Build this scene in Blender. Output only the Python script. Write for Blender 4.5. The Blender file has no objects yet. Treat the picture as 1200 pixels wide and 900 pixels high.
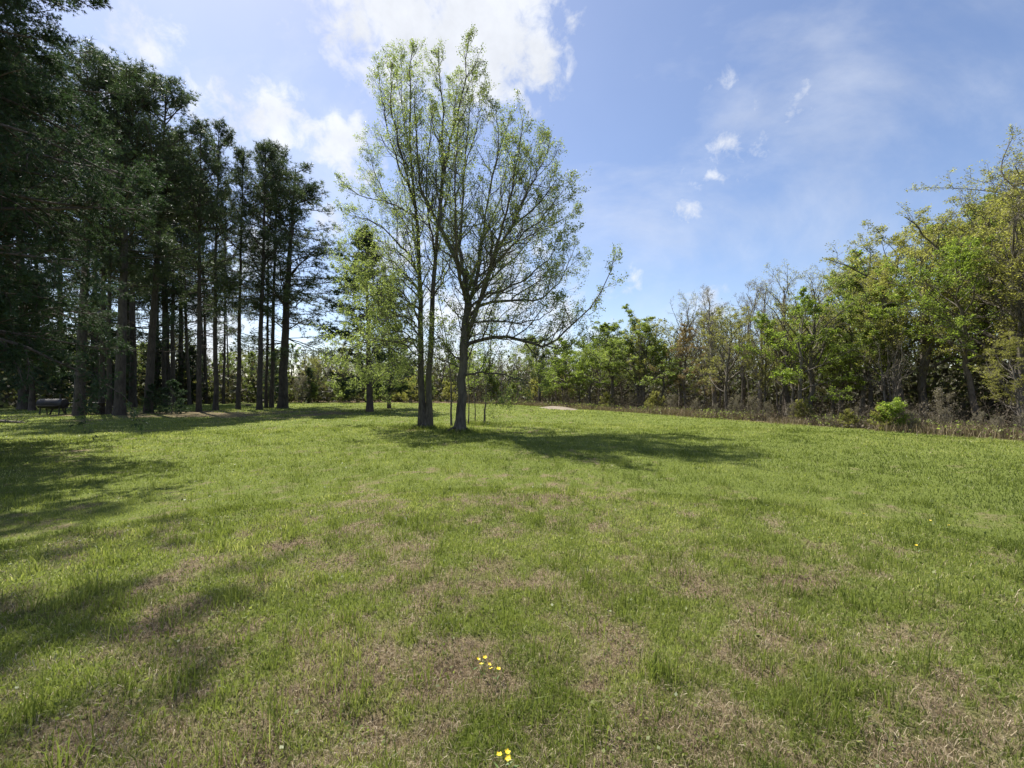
import bpy, math, random
import numpy as np
from mathutils import Vector

# ------------------------------------------------------------------ camera, sky, sun, exposure
S = bpy.context.scene
COL = S.collection
R = math.radians
EYE, FPX, HOR = 1.7, 520.0, 456.0            # eye height (m), focal length and horizon of the 1200 x 900 photograph

cam_d = bpy.data.cameras.new('camera')
cam = bpy.data.objects.new('camera', cam_d)
COL.objects.link(cam)
cam.location = (0, 0, EYE)
cam.rotation_euler = (R(90), 0, 0)
cam_d.sensor_fit = 'HORIZONTAL'
cam_d.sensor_width = 36
cam_d.lens = 36 * FPX / 1200
cam_d.shift_y = (HOR - 450) / 1200
cam_d.clip_start, cam_d.clip_end = 0.05, 3000
S.camera = cam

SUN_EL, SUN_AZ = 57.0, 43.0                  # azimuth: degrees to the left of straight ahead
sd = Vector((-math.sin(R(SUN_AZ)) * math.cos(R(SUN_EL)), math.cos(R(SUN_AZ)) * math.cos(R(SUN_EL)), math.sin(R(SUN_EL))))
sun_d = bpy.data.lights.new('sun', 'SUN')
sun_d.energy, sun_d.angle, sun_d.color = 5.0, R(0.53), (1.0, 0.955, 0.88)
sun = bpy.data.objects.new('sun', sun_d)
COL.objects.link(sun)
sun.rotation_euler = (-sd).to_track_quat('-Z', 'Y').to_euler()
sun.location = (-40, 40, 60)

S.view_settings.view_transform = 'Standard'
S.view_settings.look = 'None'
S.view_settings.exposure = 0.97
S.view_settings.gamma = 1.0
S.view_settings.use_curve_mapping = False
S.render.engine = 'CYCLES'
cy = S.cycles
cy.use_denoising = True
cy.max_bounces, cy.diffuse_bounces, cy.glossy_bounces = 6, 3, 2
cy.transmission_bounces, cy.transparent_max_bounces = 4, 4
cy.caustics_reflective = cy.caustics_refractive = False


def direction(px, py):
    return Vector(((px - 600) / FPX, 1.0, (HOR - py) / FPX)).normalized()


def make_world():
    w = bpy.data.worlds.new('World')
    S.world = w
    w.use_nodes = True
    nt = w.node_tree
    nt.nodes.clear()
    N, L = nt.nodes.new, nt.links.new

    def math_(op, a, b=None, clamp=False):
        n = N('ShaderNodeMath'); n.operation = op; n.use_clamp = clamp
        for i, v in enumerate((a, b)):
            if v is None: continue
            if isinstance(v, (int, float)): n.inputs[i].default_value = v
            else: L(v, n.inputs[i])
        return n.outputs[0]

    out = N('ShaderNodeOutputWorld'); bg = N('ShaderNodeBackground')
    L(bg.outputs[0], out.inputs[0])
    sky = N('ShaderNodeTexSky')
    sky.sky_type = 'NISHITA'
    sky.sun_disc = False
    sky.sun_elevation = R(SUN_EL)
    sky.sun_rotation = R(-SUN_AZ)
    sky.altitude = 200
    sky.air_density, sky.dust_density, sky.ozone_density = 1.0, 0.7, 1.8
    tc = N('ShaderNodeTexCoord')
    gen = tc.outputs['Generated']

    def noise(scale, detail, rough, stretch=None, dist=0.0):
        n = N('ShaderNodeTexNoise')
        n.inputs['Scale'].default_value = scale
        n.inputs['Detail'].default_value = detail
        n.inputs['Roughness'].default_value = rough
        n.inputs['Distortion'].default_value = dist
        if stretch:
            m = N('ShaderNodeMapping')
            m.inputs['Rotation'].default_value = stretch[0]
            m.inputs['Scale'].default_value = stretch[1]
            L(gen, m.inputs[0]); L(m.outputs[0], n.inputs['Vector'])
        else:
            L(gen, n.inputs['Vector'])
        return n.outputs['Fac']

    # cumulus banks: soft lobes on the dome broken up by noise
    blobs = [(400, 25, 80, .7), (470, 15, 110, 1.0), (560, 30, 105, 1.05), (610, 55, 60, .9), (600, 95, 34, .7), (330, 25, 66, .42),
             (390, 165, 52, .95), (330, 145, 70, .9), (270, 130, 64, .68), (415, 200, 40, .6), (232, 108, 52, .52),
             (170, 70, 75, .5), (125, 95, 60, .5), (215, 100, 50, .42), (380, 260, 50, .5),
             (838, 207, 38, .50), (861, 164, 30, .38), (902, 150, 42, .42), (930, 122, 34, .40), (808, 241, 26, .36), (851, 100, 22, .20), (884, 172, 26, .3),
             (744, 327, 36, .38), (833, 366, 30, .7), (812, 362, 24, .6),
             (590, 330, 75, .8), (640, 390, 60, .75), (540, 380, 80, .75), (300, 300, 60, .6), (470, 300, 60, .6), (700, 420, 60, .6), (250, 380, 80, .7),
             (-120, 150, 160, .8), (-60, 330, 120, .7)]
    acc = None
    for px, py, rad, wt in blobs:
        d = direction(px, py)
        vd = N('ShaderNodeVectorMath'); vd.operation = 'DISTANCE'
        L(gen, vd.inputs[0]); vd.inputs[1].default_value = d
        rr = rad / FPX * (1.0 / math.sqrt(1 + ((px - 600) / FPX) ** 2 + ((HOR - py) / FPX) ** 2)) * 1.15
        mr = N('ShaderNodeMapRange'); mr.interpolation_type = 'SMOOTHSTEP'
        L(vd.outputs['Value'], mr.inputs['Value'])
        mr.inputs['From Min'].default_value = 0
        mr.inputs['From Max'].default_value = rr * 1.25
        mr.inputs['To Min'].default_value = wt
        mr.inputs['To Max'].default_value = 0
        acc = mr.outputs[0] if acc is None else math_('MAXIMUM', acc, mr.outputs[0])
    n1 = noise(6.0, 9, 0.60, dist=0.25)
    nf = noise(26.0, 7, 0.62, dist=0.3)
    dens = math_('ADD', acc, math_('ADD', math_('MULTIPLY', math_('SUBTRACT', n1, 0.5), 1.7), math_('MULTIPLY', math_('SUBTRACT', nf, 0.5), 1.7)))
    mr = N('ShaderNodeMapRange'); mr.interpolation_type = 'SMOOTHSTEP'
    L(dens, mr.inputs['Value'])
    mr.inputs['From Min'].default_value = 0.16
    mr.inputs['From Max'].default_value = 0.95
    cl = math_('MULTIPLY', mr.outputs[0], math_('MULTIPLY', math_('MINIMUM', acc, 0.16), 6.2), True)
    # thin high streaks all over
    n2 = noise(1.6, 7, 0.6, ((0.4, 0.2, 0.9), (0.7, 2.6, 2.2)), 0.5)
    mr2 = N('ShaderNodeMapRange'); mr2.interpolation_type = 'SMOOTHSTEP'
    L(n2, mr2.inputs['Value'])
    mr2.inputs['From Min'].default_value = 0.42
    mr2.inputs['From Max'].default_value = 0.78
    mr2.inputs['To Max'].default_value = 0.42
    dv = N('ShaderNodeVectorMath'); dv.operation = 'DISTANCE'
    L(gen, dv.inputs[0]); dv.inputs[1].default_value = sd
    mv = N('ShaderNodeMapRange'); mv.interpolation_type = 'SMOOTHSTEP'
    L(dv.outputs['Value'], mv.inputs['Value'])
    mv.inputs['From Min'].default_value = 0.35; mv.inputs['From Max'].default_value = 1.15
    mv.inputs['To Min'].default_value = 0.10; mv.inputs['To Max'].default_value = 0.0
    veil = math_('MULTIPLY', mv.outputs[0], math_('ADD', math_('MULTIPLY', n1, 0.9), 0.45))
    hv = math_('MAXIMUM', math_('MULTIPLY', cl, 0.92), math_('MAXIMUM', veil, mr2.outputs[0]))
    # inner relief of the clouds
    n3 = noise(9.0, 6, 0.6)
    ramp = N('ShaderNodeMapRange')
    L(n3, ramp.inputs['Value'])
    ramp.inputs['From Min'].default_value = 0.3
    ramp.inputs['From Max'].default_value = 0.7
    ramp.inputs['To Min'].default_value = 4.9
    ramp.inputs['To Max'].default_value = 6.4
    cc = N('ShaderNodeMix'); cc.data_type = 'RGBA'; cc.blend_type = 'MULTIPLY'
    cc.inputs['Factor'].default_value = 1
    cc.inputs['A'].default_value = (0.95, 0.98, 1.03, 1)
    L(ramp.outputs[0], cc.inputs['B'])
    # the photograph's sky is a touch more violet-blue than the physical model
    tint = N('ShaderNodeMix'); tint.data_type = 'RGBA'; tint.blend_type = 'MULTIPLY'
    tint.inputs['Factor'].default_value = 1
    tint.inputs['B'].default_value = (1.03, 0.985, 1.03, 1)
    L(sky.outputs[0], tint.inputs['A'])
    mx = N('ShaderNodeMix'); mx.data_type = 'RGBA'
    L(hv, mx.inputs['Factor'])
    L(tint.outputs['Result'], mx.inputs['A'])
    L(cc.outputs['Result'], mx.inputs['B'])
    L(mx.outputs['Result'], bg.inputs['Color'])
    bg.inputs['Strength'].default_value = 0.088


make_world()

# ------------------------------------------------------------------ helpers
rng = np.random.default_rng(11)


def at(px, py):
    """ground point seen at pixel (px, py) of the photograph"""
    D = EYE * FPX / (py - HOR)
    return ((px - 600) / FPX * D, D)


def mat(name, build):
    m = bpy.data.materials.new(name)
    m.use_nodes = True
    m.node_tree.nodes.clear()
    build(m.node_tree)
    return m


def ramp_node(nt, fac, stops):
    r = nt.nodes.new('ShaderNodeValToRGB')
    e = r.color_ramp.elements
    while len(e) < len(stops): e.new(0.5)
    for k, (p, c) in zip(e, stops):
        k.position = p
        k.color = (*c, 1)
    nt.links.new(fac, r.inputs[0])
    return r.outputs[0]


def leaf_mat(name, stops, transl=0.4, rough=0.55, tboost=1.5):
    def b(nt):
        N, L = nt.nodes.new, nt.links.new
        a = N('ShaderNodeAttribute'); a.attribute_name = 'tint'
        c = ramp_node(nt, a.outputs['Fac'], stops)
        oi = N('ShaderNodeObjectInfo')
        hs = N('ShaderNodeHueSaturation')
        mr = N('ShaderNodeMapRange'); L(oi.outputs['Random'], mr.inputs[0])
        mr.inputs['To Min'].default_value = 0.85; mr.inputs['To Max'].default_value = 1.15
        L(mr.outputs[0], hs.inputs['Value']); L(c, hs.inputs['Color'])
        p = N('ShaderNodeBsdfPrincipled'); L(hs.outputs[0], p.inputs['Base Color'])
        p.inputs['Roughness'].default_value = rough
        p.inputs['Specular IOR Level'].default_value = 0.18 if rough < 0.5 else 0.35
        t = N('ShaderNodeBsdfTranslucent')
        mul = N('ShaderNodeMix'); mul.data_type = 'RGBA'; mul.blend_type = 'MULTIPLY'
        mul.inputs['Factor'].default_value = 1
        L(hs.outputs[0], mul.inputs['A']); mul.inputs['B'].default_value = (tboost * 1.05, tboost * 1.1, tboost * 0.7, 1)
        L(mul.outputs['Result'], t.inputs[0])
        mx = N('ShaderNodeMixShader'); mx.inputs[0].default_value = transl
        L(p.outputs[0], mx.inputs[1]); L(t.outputs[0], mx.inputs[2])
        o = N('ShaderNodeOutputMaterial'); L(mx.outputs[0], o.inputs[0])
    return mat(name, b)


def bark_mat(name, dark, light, scale=6.0, bump=0.5):
    def b(nt):
        N, L = nt.nodes.new, nt.links.new
        tc = N('ShaderNodeTexCoord'); mp = N('ShaderNodeMapping')
        mp.inputs['Scale'].default_value = (1, 1, 0.22)
        L(tc.outputs['Object'], mp.inputs[0])
        n = N('ShaderNodeTexNoise'); n.inputs['Scale'].default_value = scale * 3; n.inputs['Detail'].default_value = 7
        n.inputs['Roughness'].default_value = 0.65
        L(mp.outputs[0], n.inputs['Vector'])
        n2 = N('ShaderNodeTexNoise'); n2.inputs['Scale'].default_value = 1.3; n2.inputs['Detail'].default_value = 3
        L(tc.outputs['Object'], n2.inputs['Vector'])
        ad = N('ShaderNodeMath'); ad.operation = 'MULTIPLY_ADD'
        L(n2.outputs[0], ad.inputs[0]); ad.inputs[1].default_value = 0.5; L(n.outputs[0], ad.inputs[2])
        c = ramp_node(nt, ad.outputs[0], [(0.45, dark), (0.95, light)])
        p = N('ShaderNodeBsdfPrincipled'); L(c, p.inputs['Base Color']); p.inputs['Roughness'].default_value = 0.9
        p.inputs['Specular IOR Level'].default_value = 0.2
        bp = N('ShaderNodeBump'); bp.inputs['Strength'].default_value = bump; bp.inputs['Distance'].default_value = 0.03
        L(n.outputs[0], bp.inputs['Height']); L(bp.outputs[0], p.inputs['Normal'])
        o = N('ShaderNodeOutputMaterial'); L(p.outputs[0], o.inputs[0])
    return mat(name, b)


def plain_mat(name, c1, c2, scale=8.0, rough=0.8, metal=0.0):
    def b(nt):
        N, L = nt.nodes.new, nt.links.new
        tc = N('ShaderNodeTexCoord')
        n = N('ShaderNodeTexNoise'); n.inputs['Scale'].default_value = scale; n.inputs['Detail'].default_value = 6
        L(tc.outputs['Object'], n.inputs['Vector'])
        c = ramp_node(nt, n.outputs[0], [(0.3, c1), (0.7, c2)])
        p = N('ShaderNodeBsdfPrincipled'); L(c, p.inputs['Base Color'])
        p.inputs['Roughness'].default_value = rough; p.inputs['Metallic'].default_value = metal
        o = N('ShaderNodeOutputMaterial'); L(p.outputs[0], o.inputs[0])
    return mat(name, b)


def unit(v):
    return v / np.maximum(np.linalg.norm(v, axis=-1, keepdims=True), 1e-9)


class Acc:
    """collects vertices and faces of one mesh"""
    def __init__(s):
        s.v, s.f, s.t, s.n = [], [], [], 0

    def add(s, v, f, t=None):
        v = np.asarray(v, float).reshape(-1, 3)
        s.v.append(v); s.f.append(np.asarray(f, np.int64) + s.n)
        s.t.append(np.full(len(v), 0.5) if t is None else np.asarray(t, float).ravel())
        s.n += len(v)
        return s

    def mesh(s, name, m, smooth=False):
        me = bpy.data.meshes.new(name)
        v = np.concatenate(s.v).astype(np.float32)
        t = np.concatenate(s.t).astype(np.float32)
        loops = np.concatenate([f.ravel() for f in s.f]).astype(np.int32)
        tot = np.concatenate([np.full(len(f), f.shape[1]) for f in s.f])
        start = np.concatenate(([0], np.cumsum(tot)[:-1])).astype(np.int32)
        me.vertices.add(len(v)); me.vertices.foreach_set('co', v.ravel())
        me.loops.add(len(loops)); me.loops.foreach_set('vertex_index', loops)
        me.polygons.add(len(tot)); me.polygons.foreach_set('loop_start', start)
        me.polygons.foreach_set('use_smooth', np.full(len(tot), smooth))
        a = me.attributes.new('tint', 'FLOAT', 'POINT'); a.data.foreach_set('value', t)
        me.update(calc_edges=True)
        me.materials.append(m)
        return me


def link(name, me, parent=None):
    o = bpy.data.objects.new(name, me)
    COL.objects.link(o)
    if parent is not None: o.parent = parent
    return o


def tag(o, label=None, cat=None, group=None, kind=None):
    for k, v in (('label', label), ('category', cat), ('group', group), ('kind', kind)):
        if v: o[k] = v
    return o


def tubes(P, Rr, sides):
    """tube surfaces round many polylines at once"""
    B, N, _ = P.shape
    T = unit(np.gradient(P, axis=1))
    m = unit(P[:, -1] - P[:, 0])[:, None, :]
    ref = np.where(np.abs(m[..., 2:3]) > 0.8, np.array([1.0, 0.05, 0]), np.array([0, 0.05, 1.0]))
    u = unit(np.cross(T, np.broadcast_to(ref, T.shape)))
    w = np.cross(T, u)
    a = np.arange(sides) / sides * 2 * np.pi
    V = P[:, :, None] + Rr[:, :, None, None] * (np.cos(a)[:, None] * u[:, :, None] + np.sin(a)[:, None] * w[:, :, None])
    idx = np.arange(B * N * sides).reshape(B, N, sides)
    nx = np.roll(idx, -1, axis=2)
    F = np.stack([idx[:, :-1], nx[:, :-1], nx[:, 1:], idx[:, 1:]], -1).reshape(-1, 4)
    return V.reshape(-1, 3), F


def crom(pts, N):
    p = np.asarray(pts, float)
    p = np.vstack([2 * p[0] - p[1], p, 2 * p[-1] - p[-2]])
    seg = len(p) - 3
    s = np.linspace(0, seg, N)
    i = np.minimum(s.astype(int), seg - 1)
    t = (s - i)[:, None]
    a, b, c, d = p[i], p[i + 1], p[i + 2], p[i + 3]
    return 0.5 * (2 * b + (c - a) * t + (2 * a - 5 * b + 4 * c - d) * t ** 2 + (3 * b - a - 3 * c + d) * t ** 3)


def grow(base, d, L, r0, N, trop=0.1, wig=0.15, taper=0.25, tropvec=(0, 0, 1), g=rng):
    B = len(base)
    P = np.zeros((B, N, 3)); P[:, 0] = base
    d = unit(d)
    trop = np.broadcast_to(np.asarray(trop, float), (B,))[:, None]
    tv = np.asarray(tropvec, float)
    for k in range(1, N):
        d = unit(d + tv * trop + g.normal(0, wig, (B, 3)))
        P[:, k] = P[:, k - 1] + d * (L / (N - 1))[:, None]
    t = np.linspace(0, 1, N)
    return P, r0[:, None] * (1 - (1 - taper) * t)


def kids(P, Rr, n, tr, ang, lr, N, trop=0.1, wig=0.15, rk=0.6, rmax=9, taper=0.25, shape=0.65, perp=None, g=rng, tropvec=(0, 0, 1), rmin=0.004):
    """n side branches on every polyline; returns their polylines and radii"""
    B, M, _ = P.shape
    n = np.broadcast_to(np.asarray(n), (B,))
    par = np.repeat(np.arange(B), n)
    C = len(par)
    k = np.concatenate([np.arange(x) for x in n]) if C else np.zeros(0)
    nn = n[par]
    t = tr[0] + (tr[1] - tr[0]) * (k + g.uniform(0.0, 1.0, C)) / np.maximum(nn, 1)
    s = t * (M - 1)
    i = np.minimum(s.astype(int), M - 2); f = (s - i)[:, None]
    base = P[par, i] * (1 - f) + P[par, i + 1] * f
    T = unit(P[par, i + 1] - P[par, i])
    rad = Rr[par, i] * (1 - f[:, 0]) + Rr[par, i + 1] * f[:, 0]
    plen = np.linalg.norm(np.diff(P, axis=1), axis=2).sum(1)[par]
    rv = unit(g.normal(0, 1, (C, 3)))
    if perp is not None: rv = unit(rv + np.asarray(perp))
    q = unit(rv - (rv * T).sum(1, keepdims=True) * T)
    a = np.radians(g.uniform(ang[0], ang[1], C))[:, None]
    d = np.cos(a) * T + np.sin(a) * q
    L = plen * g.uniform(lr[0], lr[1], C) * (1.0 - shape * t)
    r0 = np.maximum(np.minimum(rad * rk, np.minimum(rmax, L * 0.02 + 0.003)), rmin)
    return grow(base, d, L, r0, N, trop, wig, taper, tropvec, g)


def along(P, n, g, t0=0.15):
    """n random points on every polyline, with tangents"""
    B, M, _ = P.shape
    par = np.repeat(np.arange(B), n)
    s = g.uniform(t0, 1.0, len(par)) * (M - 1)
    i = np.minimum(s.astype(int), M - 2); f = (s - i)[:, None]
    return P[par, i] * (1 - f) + P[par, i + 1] * f, unit(P[par, i + 1] - P[par, i]), par


def cards(c, size, aspect, g, axis=None, bias=0.0, flat=0.0):
    """leaf-shaped four-cornered blades growing out of the points c"""
    M = len(c)
    d = g.normal(0, 1, (M, 3))
    if axis is not None: d = unit(d) + axis * bias
    d = unit(d)
    nrm = g.normal(0, 1, (M, 3)); nrm[:, 2] += flat * np.sign(g.uniform(-0.1, 1, M))
    w = unit(np.cross(d, nrm))
    s = np.broadcast_to(size, (M,))[:, None]
    V = np.stack([c, c + d * s * 0.45 + w * s * aspect / 2, c + d * s, c + d * s * 0.5 - w * s * aspect / 2], 1)
    F = np.arange(M * 4).reshape(M, 4)
    return V.reshape(-1, 3), F


def needles(c, axis, length, width, k, g, spread=1.0):
    """k thin pointed needles out of every point"""
    M = len(c) * k
    c = np.repeat(c, k, 0); axis = np.repeat(axis, k, 0)
    d = unit(unit(g.normal(0, 1, (M, 3))) * spread + axis)
    w = unit(np.cross(d, g.normal(0, 1, (M, 3))))
    L = (length * g.uniform(0.7, 1.25, M))[:, None]
    V = np.stack([c + w * width / 2, c - w * width / 2, c + d * L], 1)
    return V.reshape(-1, 3), np.arange(M * 3).reshape(M, 3)


_lat = np.random.default_rng(5).uniform(0, 1, (256, 256))


def vnoise(x, y, s, off=0):
    x = np.asarray(x) / s + 37.3 * off; y = np.asarray(y) / s + 91.7 * off
    xi = np.floor(x).astype(int); yi = np.floor(y).astype(int)
    fx = x - xi; fy = y - yi
    fx = fx * fx * (3 - 2 * fx); fy = fy * fy * (3 - 2 * fy)
    g = lambda a, b: _lat[a & 255, b & 255]
    return (g(xi, yi) * (1 - fx) + g(xi + 1, yi) * fx) * (1 - fy) + (g(xi, yi + 1) * (1 - fx) + g(xi + 1, yi + 1) * fx) * fy


def fbm(x, y, s, o=4, off=0):
    v, a, w = 0, 1.0, 0
    for k in range(o):
        v = v + a * vnoise(x, y, s / 2 ** k, off + k * 1.7); w += a; a *= 0.55
    return v / w


def sstep(x, a, b):
    t = np.clip((x - a) / (b - a), 0, 1)
    return t * t * (3 - 2 * t)


# woodland edge on the right-hand side of the field, seen from above
EDGE = np.array([(22.0, -6), (19.5, 4), (18.3, 10), (17.2, 14.7), (15.9, 16.4), (14.7, 18.8), (13.2, 22.7), (10.7, 27.6), (6.9, 35.4), (4.7, 40.2), (1.5, 47), (-6, 53), (-20, 57), (-45, 60), (-80, 60)])


def edge_x(y):
    return np.interp(y, EDGE[:, 1][:12], EDGE[:, 0][:12])


def wooded(x, y):
    """how far a point lies beyond the edge of the field (metres, positive inside the wood)"""
    a = x - edge_x(y)
    yb = np.interp(x, EDGE[::-1][:5, 0], EDGE[::-1][:5, 1])
    b = y - np.where(x < 5, yb, 1e3)
    return np.where(x < 5, np.where(y > 47, np.maximum(a, b), b), a)


HOLLOWS = [(*at(524, 784), 0.13, 0.055), (*at(560, 752), 0.10, 0.035), (*at(462, 862), 0.10, 0.04), (*at(432, 842), 0.08, 0.045), (*at(690, 802), 0.09, 0.035), (*at(330, 640), 0.16, 0.04), (*at(905, 790), 0.12, 0.04)]


def hollow(x, y):
    h = 0
    for hx, hy, r, d in HOLLOWS:
        h = h + d * np.exp(-(((x - hx) / (1.5 * r)) ** 2 + ((y - hy) / (0.8 * r)) ** 2))
    return h


def ground_z(x, y):
    z = 0.05 * (fbm(x, y, 3.0, 3, 2) - 0.5) + 0.055 * (fbm(x, y, 0.5, 3, 4) - 0.5) - hollow(x, y) + 0.16 * (fbm(x, y, 14.0, 2, 6) - 0.5)
    return z


def greenness(x, y):
    d = np.hypot(x, y)
    g = 0.64 + 1.25 * (fbm(x, y, 0.42, 4, 1) - 0.5) + 0.9 * (fbm(x, y, 0.13, 2, 41) - 0.5) + 0.5 * (fbm(x, y, 2.6, 3, 9) - 0.5)
    mid = np.exp(-((x - 0.2) / 2.6) ** 2 - ((y - 2.6) / 2.4) ** 2) * 0.15
    mid2 = np.exp(-((x + 1.8) / 2.2) ** 2 - ((y - 5.5) / 2.4) ** 2) * 0.08
    g = g - mid - mid2 + 0.30 * sstep(d, 6, 12) + 0.22 * sstep(x, 1.5, 5)
    g = g - 14 * hollow(x, y)
    g = g + 0.15 * sstep(-x, 2, 4) * (1 - sstep(d, 5, 9))
    return np.clip(g, 0.0, 1.0)


def duff(x, y):
    """needle litter and bare soil under the pines, leaf litter in the wood"""
    n = fbm(x, y, 2.6, 4, 3) - 0.5
    a = sstep(0.25 + n * 1.9 - np.hypot((x + 21) / 11, (y - 30) / 6.5) + 1.0, 0.35, 0.8) * 0.8
    a = a * sstep(fbm(x, y, 1.7, 3, 7) + 0.2 * (y > 27), 0.36, 0.6)
    b = sstep(wooded(x, y) + n * 2.0, -0.4, 1.0)
    c = sstep(1.15 - np.hypot(x + 3.85, y - 19.0) / (0.75 + n), 0, 0.6) * 0.8 + sstep(1.1 - np.hypot(x + 2.1, y - 17.3) / (0.6 + n), 0, 0.6) * 0.7
    return np.clip(np.maximum(np.maximum(np.maximum(a, b), c), hollow(x, y) * 16), 0, 1)


# ------------------------------------------------------------------ materials
M_bark_main = bark_mat('sycamore_bark', (0.018, 0.015, 0.012), (0.16, 0.14, 0.115), 4, 1.0)
M_bark_pine = bark_mat('pine_bark', (0.022, 0.018, 0.015), (0.115, 0.095, 0.078), 4)
M_bark_cedar = bark_mat('cedar_bark', (0.035, 0.027, 0.022), (0.15, 0.12, 0.10), 6)
M_bark_wood = bark_mat('wood_edge_bark', (0.04, 0.033, 0.026), (0.20, 0.175, 0.145), 6)
M_bark_grey = bark_mat('pale_grey_bark', (0.09, 0.08, 0.068), (0.32, 0.29, 0.25), 6)
M_leaf_main = leaf_mat('young_leaves', [(0, (0.11, 0.14, 0.042)), (0.6, (0.185, 0.22, 0.075)), (1, (0.30, 0.335, 0.14))], 0.52, 0.5, 1.7)
M_needle = leaf_mat('pine_needles', [(0, (0.04, 0.058, 0.028)), (0.7, (0.085, 0.118, 0.054)), (1, (0.17, 0.20, 0.095))], 0.3, 0.5)
M_cedar = leaf_mat('cedar_sprays', [(0, (0.028, 0.052, 0.026)), (0.7, (0.058, 0.095, 0.045)), (1, (0.12, 0.155, 0.07))], 0.28, 0.6)
M_leaf_bright = leaf_mat('bright_leaves', [(0, (0.09, 0.125, 0.022)), (0.6, (0.165, 0.215, 0.04)), (1, (0.28, 0.33, 0.08))], 0.5, 0.5, 1.9)
M_leaf_mid = leaf_mat('mid_green_leaves', [(0, (0.085, 0.115, 0.03)), (0.6, (0.15, 0.185, 0.05)), (1, (0.27, 0.30, 0.095))], 0.48, 0.5, 1.9)
M_leaf_olive = leaf_mat('olive_catkins', [(0, (0.13, 0.13, 0.035)), (0.6, (0.22, 0.215, 0.062)), (1, (0.36, 0.35, 0.12))], 0.48, 0.5, 1.9)
M_leaf_rust = leaf_mat('bronze_leaves', [(0, (0.13, 0.09, 0.04)), (0.6, (0.22, 0.16, 0.075)), (1, (0.31, 0.25, 0.125))], 0.4)
M_leaf_bud = leaf_mat('tan_buds', [(0, (0.13, 0.11, 0.085)), (0.6, (0.20, 0.175, 0.13)), (1, (0.27, 0.25, 0.17))], 0.3)
M_brush = leaf_mat('dry_brush', [(0, (0.06, 0.048, 0.034)), (0.6, (0.12, 0.096, 0.066)), (1, (0.20, 0.165, 0.115))], 0.2, 0.8, 1.1)
M_grass = leaf_mat('grass_blades', [(0, (0.075, 0.10, 0.022)), (0.45, (0.148, 0.176, 0.044)), (0.8, (0.24, 0.262, 0.08)), (1, (0.42, 0.41, 0.19))], 0.45, 0.42, 1.5)
M_straw = leaf_mat('dry_straw', [(0, (0.09, 0.062, 0.036)), (0.5, (0.29, 0.225, 0.135)), (1, (0.60, 0.51, 0.36))], 0.2, 0.7, 1.0)


def ground_mat():
    def b(nt):
        N, L = nt.nodes.new, nt.links.new
        tc = N('ShaderNodeTexCoord')

        def noise(s, d=6, r=0.6):
            n = N('ShaderNodeTexNoise'); n.inputs['Scale'].default_value = s; n.inputs['Detail'].default_value = d
            n.inputs['Roughness'].default_value = r
            L(tc.outputs['Object'], n.inputs['Vector']); return n.outputs[0]

        def at_(name):
            a = N('ShaderNodeAttribute'); a.attribute_name = name; return a.outputs['Fac']

        def mix(f, a, b_):
            m = N('ShaderNodeMix'); m.data_type = 'RGBA'
            for k, v in (('Factor', f), ('A', a), ('B', b_)):
                if isinstance(v, tuple): m.inputs[k].default_value = (*v, 1)
                else: L(v, m.inputs[k])
            return m.outputs['Result']
        fine = noise(34, 8, 0.72); mid = noise(5, 6)
        grass = ramp_node(nt, fine, [(0.28, (0.07, 0.09, 0.022)), (0.5, (0.138, 0.162, 0.04)), (0.75, (0.23, 0.25, 0.072))])
        grass2 = mix(mid, grass, ramp_node(nt, fine, [(0.28, (0.055, 0.085, 0.012)), (0.7, (0.165, 0.205, 0.04))]))
        straw = ramp_node(nt, fine, [(0.32, (0.04, 0.028, 0.018)), (0.5, (0.20, 0.155, 0.09)), (0.8, (0.38, 0.31, 0.20))])
        ad = N('ShaderNodeMath'); ad.operation = 'MULTIPLY_ADD'
        L(mid, ad.inputs[0]); ad.inputs[1].default_value = 0.7; L(at_('green'), ad.inputs[2])
        ms = N('ShaderNodeMapRange'); L(ad.outputs[0], ms.inputs[0])
        ms.inputs['From Min'].default_value = 0.65; ms.inputs['From Max'].default_value = 1.15
        c = mix(ms.outputs[0], straw, grass2)
        litter = ramp_node(nt, fine, [(0.25, (0.045, 0.032, 0.02)), (0.5, (0.16, 0.115, 0.07)), (0.8, (0.30, 0.23, 0.15))])
        c = mix(at_('duff'), c, litter)
        p = N('ShaderNodeBsdfPrincipled'); L(c, p.inputs['Base Color']); p.inputs['Roughness'].default_value = 0.95
        p.inputs['Specular IOR Level'].default_value = 0.1
        bp = N('ShaderNodeBump'); bp.inputs['Strength'].default_value = 0.8; bp.inputs['Distance'].default_value = 0.05
        L(fine, bp.inputs['Height']); L(bp.outputs[0], p.inputs['Normal'])
        o = N('ShaderNodeOutputMaterial'); L(p.outputs[0], o.inputs[0])
    return mat('meadow_ground', b)


M_ground = ground_mat()
M_sand = plain_mat('pale_track_soil', (0.15, 0.12, 0.085), (0.24, 0.2, 0.145), 3.0, 0.95)


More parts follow.
